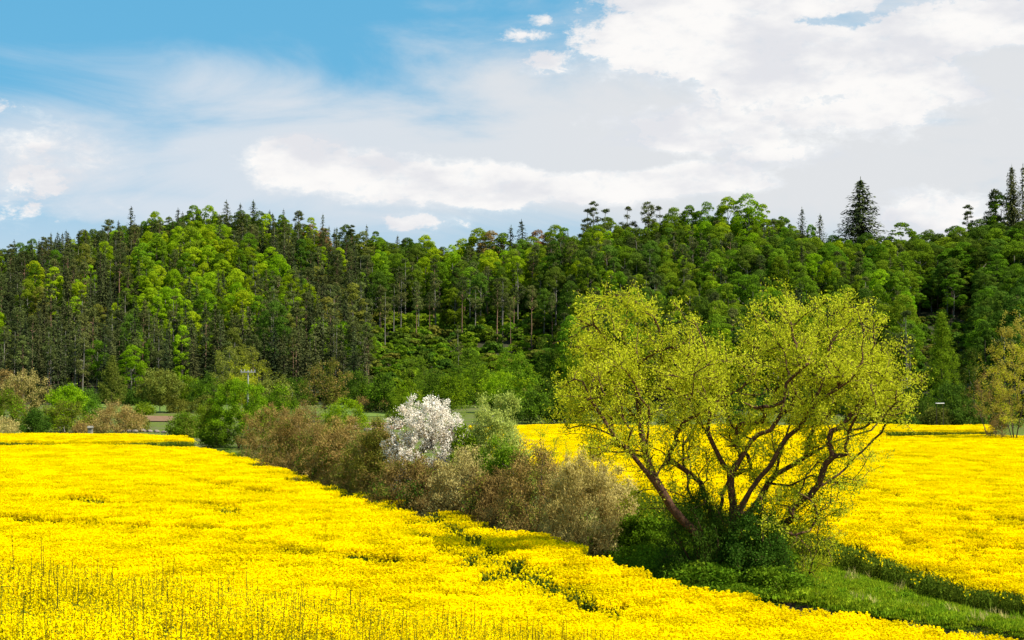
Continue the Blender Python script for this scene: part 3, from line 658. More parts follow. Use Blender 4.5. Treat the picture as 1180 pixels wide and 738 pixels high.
# ------------------------------------------------------------------ bushes and small trees with real branching
GREEN_BITS = {}
def bush(name, px, d, wpx, top, label, leafm, woodm, seed, n_att=170, per=45, L=.12, W=.06, up=.5, stems=7, cat='bush', group=None, spread=.14, base_row=None, flat=.0,
         part='foliage', wood='stems', extra=None, depth=None, shell=0, trunk_h=0.0, cone=False, tip=.007, low=0.05):
    """px,d: base position; wpx crown width in px; top: image row of the top"""
    rng = np.random.default_rng(seed)
    x = px_x(px, d); z = gz(x, d); rx = wpx / F * d / 2; h = unproject(px, top, d).z - z; ry = depth or rx
    root = link(name, None, None, (x, d, z)); tag(root, label, cat, group)
    chains = []; n = 0
    if trunk_h > 0:
        th = h * trunk_h; pts = [(0, 0, -.1), (rng.normal(0, .05), 0, th * .35), (rng.normal(0, .12), rng.normal(0, .1), th * .7), (rng.normal(0, .15), rng.normal(0, .12), th)]
        chains.append((None, pts)); n = 4
        if cone: chains.append((3, [(0, 0, th + (h - th) * k) for k in (.25, .5, .75, .97)]))
        zc = th * .75; hh = h - zc
    else:
        chains.append((None, [(0, 0, -.1), (0, 0, .05)])); zc = h * low; hh = h - zc
        for k in range(stems):
            a = rng.uniform(0, 6.28); q = rng.uniform(.15, .55)
            chains.append((1, [(math.cos(a) * rx * q * .35, math.sin(a) * ry * q * .35, h * .15), (math.cos(a) * rx * q, math.sin(a) * ry * q, h * rng.uniform(.35, .5))]))
    a = rng.uniform(0, 6.28, n_att)
    t = rng.beta(1.3, 1.3, n_att) if (trunk_h > 0 or low > .1) else rng.beta(1.0, 1.25, n_att)
    lump = 1 + .22 * np.sin(a * 2 + rng.uniform(0, 6)) * np.cos(t * 5 + rng.uniform(0, 6)) + .12 * np.sin(a * 5 + seed)
    if cone: rad = (1 - t) ** .8 * (.25 + .75 * np.minimum(t * 6, 1))
    elif trunk_h > 0: rad = np.sqrt(np.clip(1 - (2 * t - 1) ** 2, 0, 1)) * .97 + .03
    else: rad = np.sqrt(np.clip(1 - np.maximum(t - .22, 0) ** 2 / .61, 0, 1))
    rr = rad * np.sqrt(rng.uniform(.15, 1, n_att)) * lump
    att = np.c_[np.cos(a) * rx * rr, np.sin(a) * ry * rr, zc + hh * t * (1 + .08 * np.sin(a * 3 + seed))]
    Pn, Dn, R, ch, tips = grow(chains, att, rng, max(.25, h / 14), .12, tip, .5)
    link(wood, wood_mesh(name + '_wood', Pn, R, ch, M[woodm]), root)
    V, Fq = leaf_cloud(rng, Pn, tips, per, spread, L, W, (0, 0, up), .8)
    if shell:
        nb = 46; ba = rng.uniform(0, 6.28, nb); bt = rng.uniform(.02, .92, nb); brd = np.sqrt(np.clip(1 - bt ** 2, 0, 1)) * rng.uniform(.72, 1.0, nb)
        bc = np.c_[np.cos(ba) * rx * .84 * brd, np.sin(ba) * ry * .84 * brd, h * .9 * bt]; bs = rng.uniform(.16, .30, nb) * rx
        kk = rng.choice(nb, shell, p=bs ** 2 / (bs ** 2).sum()); v_ = unit(rng.normal(size=(shell, 3))); C_ = bc[kk] + v_ * (bs[kk] * rng.uniform(.4, 1.12, shell))[:, None]; C_[:, 2] = np.abs(C_[:, 2])
        Vb, Fb = leaves(C_, v_ + rng.normal(0, .6, v_.shape), L * rng.uniform(.6, 1.3, shell), W * rng.uniform(.6, 1.3, shell), rng, v_ * .7 + [0, 0, up + .3])
        V, Fq, _ = cat_mesh([(V, Fq, 0), (Vb, Fb, 0)])
    link(part, mesh_from(name + '_leaves', V, Fq, [M[leafm]]), root)
    if extra:
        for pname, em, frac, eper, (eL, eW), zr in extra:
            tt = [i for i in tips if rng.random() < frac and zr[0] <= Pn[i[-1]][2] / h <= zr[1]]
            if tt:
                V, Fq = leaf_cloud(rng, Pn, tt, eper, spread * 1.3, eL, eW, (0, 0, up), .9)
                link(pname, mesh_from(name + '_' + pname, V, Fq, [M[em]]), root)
    return root
TW = 'hedge bushes between the two fields'
base_bush = None
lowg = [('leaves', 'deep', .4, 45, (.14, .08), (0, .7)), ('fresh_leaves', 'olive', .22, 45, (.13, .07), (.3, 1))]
def hb(*a, **k):
    k.setdefault('group', TW)
    if a[0] in ('brown_bush', 'olive_bush', 'tan_bush', 'green_bush'): k.setdefault('shell', 12000)
    if a[0] in ('blossom_bush', 'pale_bush'): k.setdefault('shell', 9000)
    if a[0] == 'brown_bush': a = a[:3] + (a[3] * 1.16,) + a[4:] ; a = a[:11] + (.20, .034) if len(a) == 13 else a
    return bush(*a, **k)
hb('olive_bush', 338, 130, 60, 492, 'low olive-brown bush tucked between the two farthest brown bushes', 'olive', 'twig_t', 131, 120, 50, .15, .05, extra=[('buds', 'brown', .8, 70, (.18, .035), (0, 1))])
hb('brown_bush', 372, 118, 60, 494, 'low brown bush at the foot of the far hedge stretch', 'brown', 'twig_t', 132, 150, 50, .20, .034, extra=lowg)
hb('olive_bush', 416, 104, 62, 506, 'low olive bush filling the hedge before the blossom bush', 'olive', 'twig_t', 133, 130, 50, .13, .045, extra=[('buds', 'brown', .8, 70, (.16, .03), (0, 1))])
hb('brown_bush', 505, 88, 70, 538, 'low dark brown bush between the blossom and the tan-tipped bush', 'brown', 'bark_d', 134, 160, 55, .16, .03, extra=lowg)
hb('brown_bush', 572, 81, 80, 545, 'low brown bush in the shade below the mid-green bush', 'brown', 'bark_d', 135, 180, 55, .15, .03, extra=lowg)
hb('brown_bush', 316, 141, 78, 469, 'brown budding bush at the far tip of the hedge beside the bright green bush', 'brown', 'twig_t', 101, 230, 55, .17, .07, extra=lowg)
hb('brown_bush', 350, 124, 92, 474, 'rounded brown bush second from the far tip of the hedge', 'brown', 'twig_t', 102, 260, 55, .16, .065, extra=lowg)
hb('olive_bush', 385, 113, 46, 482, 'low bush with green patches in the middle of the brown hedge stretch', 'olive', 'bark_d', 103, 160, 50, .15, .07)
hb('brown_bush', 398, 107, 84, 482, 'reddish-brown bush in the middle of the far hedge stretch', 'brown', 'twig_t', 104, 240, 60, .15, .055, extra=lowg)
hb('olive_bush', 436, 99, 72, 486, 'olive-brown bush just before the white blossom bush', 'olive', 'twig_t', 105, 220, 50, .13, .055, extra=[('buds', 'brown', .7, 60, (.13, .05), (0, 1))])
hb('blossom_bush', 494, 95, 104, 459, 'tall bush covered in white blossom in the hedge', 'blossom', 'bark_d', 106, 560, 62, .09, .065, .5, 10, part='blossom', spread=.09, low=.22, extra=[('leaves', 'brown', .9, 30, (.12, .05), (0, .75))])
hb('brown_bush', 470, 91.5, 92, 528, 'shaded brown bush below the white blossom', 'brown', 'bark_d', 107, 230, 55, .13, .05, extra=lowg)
hb('green_bush', 536, 91, 44, 492, 'small dark glossy green bush between the blossom and the pale bush', 'mid', 'bark_d', 108, 140, 60, .13, .09)
hb('pale_bush', 572, 92, 92, 459, 'tall pale grey-green bush with upright shoots behind the hedge', 'pale', 'bark_g', 109, 320, 95, .14, .05, 1.2, 9, shell=16000)
hb('brown_bush', 534, 84.5, 88, 521, 'dark brown bush with tan twig tips under the small dark green bush', 'tan', 'bark_d', 110, 240, 50, .16, .035, .9, extra=[('buds', 'brown', .8, 55, (.12, .05), (0, .8))])
hb('green_bush', 584, 82.5, 62, 500, 'mid-green leafy bush climbing in front of the pale bush', 'mid', 'bark_d', 111, 200, 55, .11, .07, extra=[('buds', 'brown', .4, 50, (.12, .05), (0, .5))])
hb('brown_bush', 616, 77, 96, 516, 'shadowy brown bush between the mid-green bush and the big tan bush', 'brown', 'bark_d', 112, 280, 60, .14, .04, .8, extra=[('leaves', 'olive', .4, 40, (.1, .05), (0, 1))])
hb('yellow_green_bush', 632, 96, 70, 488, 'thin yellow-green bush behind the hedge in front of the yellow field', 'willow', 'bark_w', 113, 120, 40, .10, .04, .8)
hb('tan_bush', 674, 73, 116, 527, 'large straw-coloured twiggy bush at the near end of the hedge', 'tan', 'twig_t', 114, 420, 70, .17, .028, 1.1, 12, extra=[('buds', 'brown', .5, 45, (.12, .05), (0, .7))], spread=.12)
hb('tan_bush', 716, 75, 52, 556, 'small straw-coloured bush leaning toward the willow', 'tan', 'twig_t', 115, 170, 55, .15, .028, 1.0, 8)
hb('green_bush', 742, 72.5, 74, 592, 'low bright green leafy bush between the tan bush and the willow', 'herb', 'bark_d', 116, 220, 60, .12, .08)
hb('green_bush', 805, 66.0, 92, 566, 'dense dark green shoots on the near side of the willow stems', 'deep', 'bark_w', 117, 330, 60, .10, .03, 1.2, 14)
hb('green_bush', 868, 65.2, 100, 585, 'dark leafy thicket right at the willow base', 'deep', 'bark_w', 118, 340, 55, .10, .05, .6, 12)
hb('yellow_green_bush', 925, 66.5, 76, 560, 'thin yellow-green shoots beside the willow above the grass track', 'willow', 'bark_w', 119, 150, 32, .09, .035, .8)

# mid-distance bushes and trees in front of the forest
MG = 'bushes and trees between the fields and the forest'
def mb(*a, **k): k.setdefault('group', MG); k.setdefault('spread', .25); return bush(*a, **k)
def row2d(row, z=0.2): return (CAMZ - z) * F / (row - HOR)
mb('budding_tree', 30, 262, 54, 429, 'round tan budding tree, nearer of the two by the photo edge', 'tan', 'bark_g', 201, 170, 45, .26, .12, .2, cat='tree', part='crown', wood='trunk', trunk_h=.3, extra=[('leaves', 'olive', .5, 30, (.25, .12), (0, 1))])
mb('budding_tree', 4, 275, 50, 428, 'brown budding tree behind the round tan one', 'brown', 'bark_g', 202, 150, 45, .28, .12, .2, cat='tree', part='crown', wood='trunk', trunk_h=.3)
mb('lime_bush', 6, 232, 58, 452, 'tall yellow-green bush at the edge above the yellow strip', 'olive', 'bark_g', 203, 170, 60, .22, .12, extra=[('bright_leaves', 'lime', .6, 50, (.2, .1), (0, 1))])
mb('tan_bush', 6, 222, 40, 483, 'low tan bush above the yellow strip', 'tan', 'bark_g', 204, 90, 50, .2, .09)
mb('lime_tree', 78, 262, 46, 446, 'round bright lime-green tree behind the yellow-green bush', 'lime', 'bark_g', 205, 170, 60, .26, .15, cat='tree', part='crown', wood='trunk', trunk_h=.25)
mb('lime_bush', 76, 226, 66, 464, 'broad yellow-green bush beside the dark green bush', 'olive', 'bark_g', 206, 200, 50, .2, .11, extra=[('bright_leaves', 'lime', .6, 50, (.2, .1), (0, 1))])
mb('dark_bush', 41, 219, 30, 474, 'small dark green bush above the yellow strip', 'deep', 'bark_d', 207, 110, 60, .2, .12)
mb('green_bush', 106, 255, 28, 464, 'small fresh green bush next to the lime tree', 'mid', 'bark_d', 208, 90, 50, .22, .13)
mb('conical_tree', 129, 318, 44, 414, 'olive conical larch-like tree on the meadow', 'olive', 'bark_d', 209, 240, 50, .3, .11, -.1, cat='tree', part='crown', wood='trunk', trunk_h=.1, cone=True)
mb('round_tree', 185, 300, 54, 427, 'round pale olive-green tree with a pale trunk on the meadow', 'olive', 'bark_g', 210, 240, 60, .28, .14, 0, cat='tree', part='crown', wood='trunk', trunk_h=.28, extra=[('pale_leaves', 'pale', .5, 40, (.25, .12), (.4, 1))])
mb('brown_bush', 135, 226, 66, 466, 'wide brown bush with yellow-green shoots above the yellow strip', 'brown', 'bark_g', 211, 200, 50, .22, .08, extra=[('leaves', 'olive', .3, 40, (.2, .1), (0, .8)), ('twig_tips', 'tan', .5, 40, (.22, .05), (0, 1))])
mb('brown_bush', 96, 221, 24, 487, 'small low brown bush above the yellow strip', 'brown', 'bark_g', 212, 60, 40, .2, .08)
mb('green_bush', 213, 209, 38, 478, 'round green bush above the tip of the yellow strip', 'mid', 'bark_d', 213, 120, 55, .2, .12, extra=[('bright_leaves', 'olive', .6, 40, (.2, .1), (0, 1))])
mb('big_green_bush', 276, 178, 92, 438, 'big fresh green bush with dark stems at the field corner', 'mid', 'bark_d', 214, 330, 65, .17, .09, .7, 12, extra=[('bright_leaves', 'lime', .75, 75, (.16, .09), (.35, 1))], spread=.16)
mb('green_bush', 247, 181, 36, 470, 'low green bush leaning on the big fresh green one', 'mid', 'bark_d', 215, 130, 55, .18, .1)
mb('green_bush', 322, 195, 50, 447, 'fresh green bush behind the far tip of the hedge', 'mid', 'bark_d', 216, 160, 60, .18, .1, extra=[('bright_leaves', 'lime', .4, 40, (.18, .09), (.4, 1))])
mb('sallow_tree', 262, 318, 40, 400, 'loose yellow-olive tree with visible limbs at the forest foot', 'olive', 'bark_g', 217, 110, 40, .3, .14, 0, cat='tree', part='crown', wood='trunk', trunk_h=.35)
mb('sallow_tree', 288, 300, 46, 402, 'yellow-olive tree right behind the utility pole', 'olive', 'bark_g', 218, 150, 45, .3, .14, 0, cat='tree', part='crown', wood='trunk', trunk_h=.3, extra=[('bright_leaves', 'willow', .4, 30, (.25, .12), (.3, 1))])
mb('sallow_tree', 280, 235, 34, 420, 'pale yellow-green bushy tree between the pole and the big green bush', 'willow', 'bark_g', 219, 110, 50, .22, .1, 0, cat='tree', part='crown', wood='trunk', trunk_h=.2)
mb('sallow_tree', 318, 262, 42, 431, 'low olive tree with pale tips behind the fresh green bush', 'olive', 'bark_g', 220, 120, 50, .26, .12, 0, cat='tree', part='crown', wood='trunk', trunk_h=.2, extra=[('pale_leaves', 'pale', .4, 30, (.2, .1), (.5, 1))])
mb('budding_tree', 375, 268, 56, 416, 'open tree with reddish-brown and yellow buds and a dark trunk', 'olive', 'bark_d', 221, 190, 28, .26, .11, 0, cat='tree', part='crown', wood='trunk', trunk_h=.3, extra=[('brown_buds', 'brown', .6, 26, (.26, .11), (0, 1))], spread=.22)
mb('brown_bush', 352, 240, 34, 462, 'low brown bush at the foot of the open budding tree', 'brown', 'bark_g', 222, 80, 40, .2, .08)
mb('lime_bush', 398, 238, 56, 459, 'bright lime-green low bush behind the hedge', 'lime', 'bark_g', 223, 150, 55, .2, .12)
mb('brown_bush', 432, 305, 46, 457, 'far brown bush on the pale green meadow', 'brown', 'bark_g', 224, 110, 45, .28, .12)
mb('green_bush', 462, 252, 36, 456, 'mid-green bush just behind the white blossom bush', 'mid', 'bark_d', 225, 110, 55, .22, .12)
mb('olive_bush', 157, 236, 34, 476, 'small olive bush just beyond the wide brown bush', 'olive', 'bark_d', 231, 90, 50, .2, .11)
mb('green_bush', 238, 214, 30, 470, 'small fresh bush between the round bush and the big fresh one', 'mid', 'bark_d', 232, 90, 50, .2, .11)
mb('olive_bush', 206, 300, 30, 462, 'small olive bush on the meadow beside the round pale-trunked tree', 'olive', 'bark_d', 233, 80, 50, .26, .14)
mb('green_bush', 166, 292, 26, 466, 'small green bush on the meadow between the conical and round trees', 'mid', 'bark_d', 234, 70, 50, .26, .14)
mb('olive_bush', 236, 300, 40, 458, 'pale olive bush on the meadow behind the big fresh green bush', 'olive', 'bark_d', 235, 90, 50, .26, .14)
mb('golden_tree', 1168, 176, 76, 366, 'golden-yellow leafy tree with several dark stems at the photo edge', 'golden', 'bark_d', 226, 300, 34, .17, .09, .2, 6, cat='tree', part='crown', wood='trunk', spread=.17, low=.2, extra=[('green_leaves', 'willow', .5, 30, (.16, .08), (0, .8))])
mb('leaning_tree', 1140, 184, 52, 424, 'leaning bare-branched tree with brown buds beside the golden tree', 'brown', 'bark_d', 227, 120, 22, .17, .06, .2, 4, cat='tree', part='crown', wood='trunk', spread=.17, low=.3)
mb('brown_bush', 1148, 178, 30, 484, 'low reddish-brown bush at the foot of the golden tree', 'brown', 'bark_g', 228, 80, 40, .16, .06)
mb('dark_conifer', 1085, 252, 62, 366, 'conical green tree standing alone before the bare slope', 'mid', 'bark_d', 229, 330, 60, .24, .10, -.1, cat='tree', part='crown', wood='trunk', trunk_h=.08, cone=True, extra=[('bright_leaves', 'mid', .4, 40, (.2, .1), (0, 1))])
mb('green_bush', 1120, 246, 44, 406, 'narrow green tree right beside the conical tree', 'deep', 'bark_g', 230, 150, 50, .24, .12, extra=[('pale_leaves', 'olive', .4, 30, (.2, .1), (0, 1))])

rs = random.Random(4)
# dark and green shrubs along the forest foot
shr = []
def foot_shrub(px, d, w, top, mat, label, seed, **k):
    mb(k.pop('name', 'shrub'), px, d, w, top, label, mat, 'bark_d', seed, k.pop('n', 110), 50, .30, .17, group='shrubs along the forest foot', extra=k.pop('extra', None), spread=.3)
FS = [(440, 300, 34, 430, 'deep', 'dark green shrub at the forest foot behind the far brown bush'),
      (470, 296, 42, 440, 'mid', 'green shrub with a pale top at the forest foot, behind the blossom bush'),
      (500, 330, 50, 428, 'deep', 'dark shrub below the tall pines, behind the blossom bush'),
      (520, 300, 44, 432, 'mid', 'fresh shrub below the leaning pine'),
      (548, 320, 52, 418, 'mid', 'tall fresh shrub below the lone golden-topped pine'),
      (575, 300, 54, 428, 'lime', 'brightest lime shrub behind the pale grey-green bush'),
      (606, 290, 52, 424, 'mid', 'broad mid-green shrub behind the pale grey-green bush'),
      (636, 285, 48, 440, 'deep', 'dark shrub behind the far corner of the willow crown'),
      (612, 262, 52, 452, 'deep', 'low dark rounded shrub at the far edge of the yellow field'),
      (655, 262, 52, 456, 'deep', 'dark shrub at the field edge half behind the willow crown'),
      (580, 270, 48, 456, 'deep', 'low shaded shrub close behind the tall pale bush'),
      (660, 330, 54, 405, 'mid', 'green shrub above the far corner of the willow crown'),
      (540, 350, 50, 402, 'deep', 'upper dark shrub among the pines'),
      (590, 352, 50, 398, 'mid', 'upper green shrub among the pines'),
      (630, 350, 50, 392, 'deep', 'upper dark shrub beside the forked pines'),
      (480, 352, 46, 412, 'deep', 'upper dark shrub below the reddish pines'),
      (240, 330, 46, 432, 'deep', 'dark green shrub at the forest edge behind the round tree'),
      (218, 335, 36, 436, 'mid', 'green shrub at the forest edge beside the round tree'),
      (410, 320, 44, 430, 'deep', 'dark shrub behind the open budding tree'),
      (340, 325, 42, 436, 'deep', 'dark shrub at the forest edge behind the olive tree'),
      (1050, 238, 50, 446, 'deep', 'dark shrub beyond the small white board'),
      (1078, 232, 46, 470, 'olive', 'low olive shrub on the edge below the white board'),
      (1115, 230, 50, 462, 'deep', 'dark shrub between the white board and the leaning tree'),
      (1095, 244, 40, 440, 'deep', 'dark shrub directly behind the white board'),
      (1020, 244, 46, 452, 'deep', 'dark shrub touching the willow crown edge'),
      (1040, 228, 40, 478, 'deep', 'low dark shrub below the willow crown edge'),
      (990, 244, 60, 440, 'deep', 'dark shrub behind the willow crown, field side'),
      (930, 246, 60, 446, 'deep', 'dark shrub seen through the willow branches'),
      (860, 250, 60, 440, 'deep', 'dark shrub seen through the middle of the willow'),
      (790, 252, 60, 446, 'deep', 'dark shrub seen between the willow lobes'),
      (720, 256, 60, 452, 'deep', 'dark shrub behind the far lobe of the willow'),
      (1150, 240, 50, 440, 'deep', 'dark shrub behind the golden tree'),
      (160, 335, 40, 446, 'deep', 'dark low shrub between the conical and the round tree'),
      (100, 335, 40, 450, 'deep', 'dark low shrub behind the lime tree')]
for i, (px, d, w, top, mt, lab) in enumerate(FS):
    foot_shrub(px, d, w, top, mt, lab, 300 + i, extra=([('bright_leaves', 'mid', .6, 45, (.28, .15), (.3, 1))] if mt == 'deep' and i < 20 else [('bright_leaves', 'lime', .5, 40, (.28, .15), (.4, 1))] if mt == 'mid' else None))

# ------------------------------------------------------------------ forest prototypes
def blob_crown(seed, h, r, z0, nb=22, faces=3200, fs=.42, mat='mid', irr=.25, top=False):
    rng = np.random.default_rng(seed); parts = []
    t = rng.beta(1.5, 1.1, nb); a = rng.uniform(0, 6.28, nb) + np.arange(nb) * 2.4
    env = np.sqrt(np.clip(1 - (1.75 * t - .85) ** 2 / 1.05, .08, 1))
    bc = np.c_[np.cos(a) * r * env * .72, np.sin(a) * r * env * .72, z0 + (h - z0) * (.08 + .82 * t)]
    br = r * rng.uniform(.17, .38, nb) * (1.1 - .35 * t)
    bc = np.vstack([bc, [[0, 0, h - r * .35]]]); br = np.r_[br, r * .38]; nb += 1
    k = rng.choice(nb, faces, p=br ** 2 / (br ** 2).sum()); v = unit(rng.normal(size=(faces, 3))); v[:, 2] = np.where(rng.random(faces) < .72, np.abs(v[:, 2]), v[:, 2])
    C = bc[k] + v * (br[k] * rng.uniform(.75, 1.12, faces) ** 1)[:, None] * [1, 1, .78]
    N = unit(v + rng.normal(0, .5, v.shape))
    V, Fq = leaves(C, N, fs * rng.uniform(.6, 1.4, faces), fs * .75 * rng.uniform(.6, 1.3, faces), rng)
    return mesh_from('crown', V, Fq, [M[mat]])
def spruce_crown(seed, h, r, z0, mat='spruce', sparse=1.0, full=False):
    rng = np.random.default_rng(seed); C, N, A, Ls, Ws = [], [], [], [], []
    nl = int(32 * sparse)
    for i in range(nl):
        t = i / nl; z = z0 + (h - z0) * t ** .92; rad = r * (min(1.0, (1 - t) * 1.7) ** .75 if full else (1 - t) ** .8) * rng.uniform(.75, 1.12) + .22
        nbr = int((5 + 7 * (1 - t)) * (1.9 if full else 1))
        for j in range(nbr):
            a = rng.uniform(0, 6.28); L = rad * rng.uniform(.7, 1.15); droop = -.35 - .2 * (1 - t); ns = max(2, int(L / .42))
            for s in range(ns):
                q = (s + .7) / ns; dirv = np.array([math.cos(a), math.sin(a), droop + .35 * q])
                c = np.array([math.cos(a) * L * q, math.sin(a) * L * q, z + L * (droop * q + .28 * q * q)])
                for m_ in range(2):
                    C.append(c + rng.normal(0, .10, 3)); N.append([rng.normal(0, .45) + math.cos(a) * .4, rng.normal(0, .45) + math.sin(a) * .4, .8]); A.append(dirv + rng.normal(0, .35, 3)); Ls.append(rng.uniform(.4, .7)); Ws.append(rng.uniform(.14, .27) * (1.3 - .5 * q))
    V, Fq = leaves(np.array(C), np.array(N, float), np.array(Ls), np.array(Ws), rng, np.array(A))
    V2, F2 = leaves(np.array([[0, 0, h - .2 + k * .2] for k in range(3)]), rng.normal(size=(3, 3)) * [1, 1, .1], .8, .14, rng, np.tile([0, 0, 1.0], (3, 1)))
    V, Fq, _ = cat_mesh([(V, Fq, 0), (V2, F2, 0)])
    return mesh_from('crown', V, Fq, [M[mat]])
def pine_crown(seed, h, r, z0, mat='pine', nb=15):
    rng = np.random.default_rng(seed); t = np.sort(rng.uniform(0, 1, nb)); a = np.arange(nb) * 2.4 + rng.uniform(0, 1, nb)
    env = np.where(t < .3, .55 + t * 1.2, 1.0 - (t - .3) * .95)
    q = rng.uniform(.35, .85, nb)
    bc = np.c_[np.cos(a) * r * env * q, np.sin(a) * r * env * q, z0 + (h - z0) * t]; bc[-1, :2] = 0
    br = r * rng.uniform(.26, .42, nb) * (1.1 - .4 * t); n = 2600
    k = rng.choice(nb, n, p=br ** 2 / (br ** 2).sum()); v = unit(rng.normal(size=(n, 3)))
    C = bc[k] + v * (br[k] * rng.uniform(.3, 1.1, n))[:, None] * [1, 1, .6]
    V, Fq = leaves(C, v + rng.normal(0, .6, v.shape), 0.34 * rng.uniform(.6, 1.4, n), .15 * rng.uniform(.6, 1.4, n), rng, v + [0, 0, .8])
    return mesh_from('crown', V, Fq, [M[mat]]), bc
def trunk_mesh(seed, h, r, mat, limbs=None, dead=6):
    rng = np.random.default_rng(seed); k = np.linspace(0, 1, 8); w = np.cumsum(rng.normal(0, .07, (8, 2)), 0); w[0] = 0
    P_ = np.c_[w, k * h - .4]; parts = [(*tube(P_, r * (1 - .8 * k) + .02, 6), 0)]
    for i in range(dead):
        z = rng.uniform(.25, .7) * h; a = rng.uniform(0, 6.28); L = rng.uniform(.6, 1.6)
        parts.append((*tube([(0, 0, z), (math.cos(a) * L, math.sin(a) * L, z + rng.uniform(-.3, .4))], [.04, .012], 3), 0))
    if limbs is not None:
        for c in limbs:
            z = max(h * .35, c[2] - np.hypot(c[0], c[1]) * .8); parts.append((*tube([(0, 0, z), (c[0] * .55, c[1] * .55, (z + c[2]) / 2 - .1), tuple(c)], [.09, .06, .025], 4), 0))
    V, Fq, _ = cat_mesh(parts); return mesh_from('trunk', V, Fq, [M[mat]], smooth_=True)
KINDS = {}
KINDS['spruce'] = [(trunk_mesh(i, 17, .2, 'bark_d', None, 14), spruce_crown(400 + i, 17 + i * .4, 2.7 + .25 * (i % 3), 2.0 + (i % 3) * 1.8)) for i in range(5)] + [(trunk_mesh(9, 17, .2, 'bark_d', None, 6), spruce_crown(409, 17, 3.3, 3.0, 'spruce', 1.5, True))]
KINDS['pine'] = []
for i in range(6):
    h = 17.5; z0 = (.58, .5, .68, .40, .52, .34)[i] * h; cm, bc = pine_crown(420 + i, h, 2.4 + .3 * (i % 3), z0, nb=20)
    KINDS['pine'].append((trunk_mesh(20 + i, h - .8, .19, 'bark_p' if i % 2 == 0 else 'bark_g', bc[:10], 5), cm))
for kd, mt in (('lime', 'lime'), ('mid', 'mid'), ('deep', 'deep'), ('rust', 'rust'), ('olive', 'olive')):
    n = 4 if kd in ('lime', 'mid', 'deep') else 2
    KINDS[kd] = [(trunk_mesh(40 + i, 13, .2, 'bark_g' if i % 2 else 'bark_d', [(math.cos(k * 2.4) * 2, math.sin(k * 2.4) * 2, 8 + k * .8) for k in range(6)], 3),
                  blob_crown(440 + i * 7 + len(kd), 16, (3.2, 3.7, 2.8, 3.4)[i], (2.2, 3.0, 1.6, 4.2)[i], 44, 8500, .27, mat=mt)) for i in range(n)]
NAMES = {'spruce': 'spruce_tree', 'pine': 'pine_tree', 'lime': 'beech_tree', 'mid': 'beech_tree', 'deep': 'broadleaf_tree', 'rust': 'budding_tree', 'olive': 'budding_tree'}
LOOK = {'spruce': 'dark spruce', 'pine': 'bare-stemmed pine', 'lime': 'lime-green beech', 'mid': 'mid-green beech', 'deep': 'deep green broadleaf', 'rust': 'rusty-brown tree', 'olive': 'olive-green tree'}
GRP = {'spruce': 'spruces of the hill forest', 'pine': 'pines of the hill forest', 'lime': 'lime-green beeches of the hill forest', 'mid': 'mid-green beeches of the hill forest', 'deep': 'deep green broadleaf trees of the hill forest', 'rust': 'brown budding trees of the hill forest', 'olive': 'olive trees of the hill forest'}
BASEH = {'spruce': 17.5, 'pine': 17.5, 'lime': 16, 'mid': 16, 'deep': 16, 'rust': 16, 'olive': 16}
fr = np.random.default_rng(12)
trees = []   # x,y,z,kind,variant,height,width scale,label
def place_by_top(px, top, kind, h, wid=1.0, label=None, var=None, dmax=None):
    ds = np.arange(np.interp(px, FOOT_P, FOOT_D) + 4, np.interp(px, FOOT_P, FOOT_D) + HILL_L + 25, 2.0)
    xs = px_x(px, ds); zs = ground(xs, ds) + h; rows = np.array([project(x, y, z)[1] for x, y, z in zip(xs, ds, zs)])
    k = int(np.argmin(np.abs(rows - top))); d = float(ds[k]); x = float(xs[k]); h = min(h + max(0.0, (rows[k] - top) / F * d), 33.0)
    trees.append([x, d, gz(x, d), kind, fr.integers(0, min(5, len(KINDS[kind]))) if var is None else var, h, wid, label]); return x, d
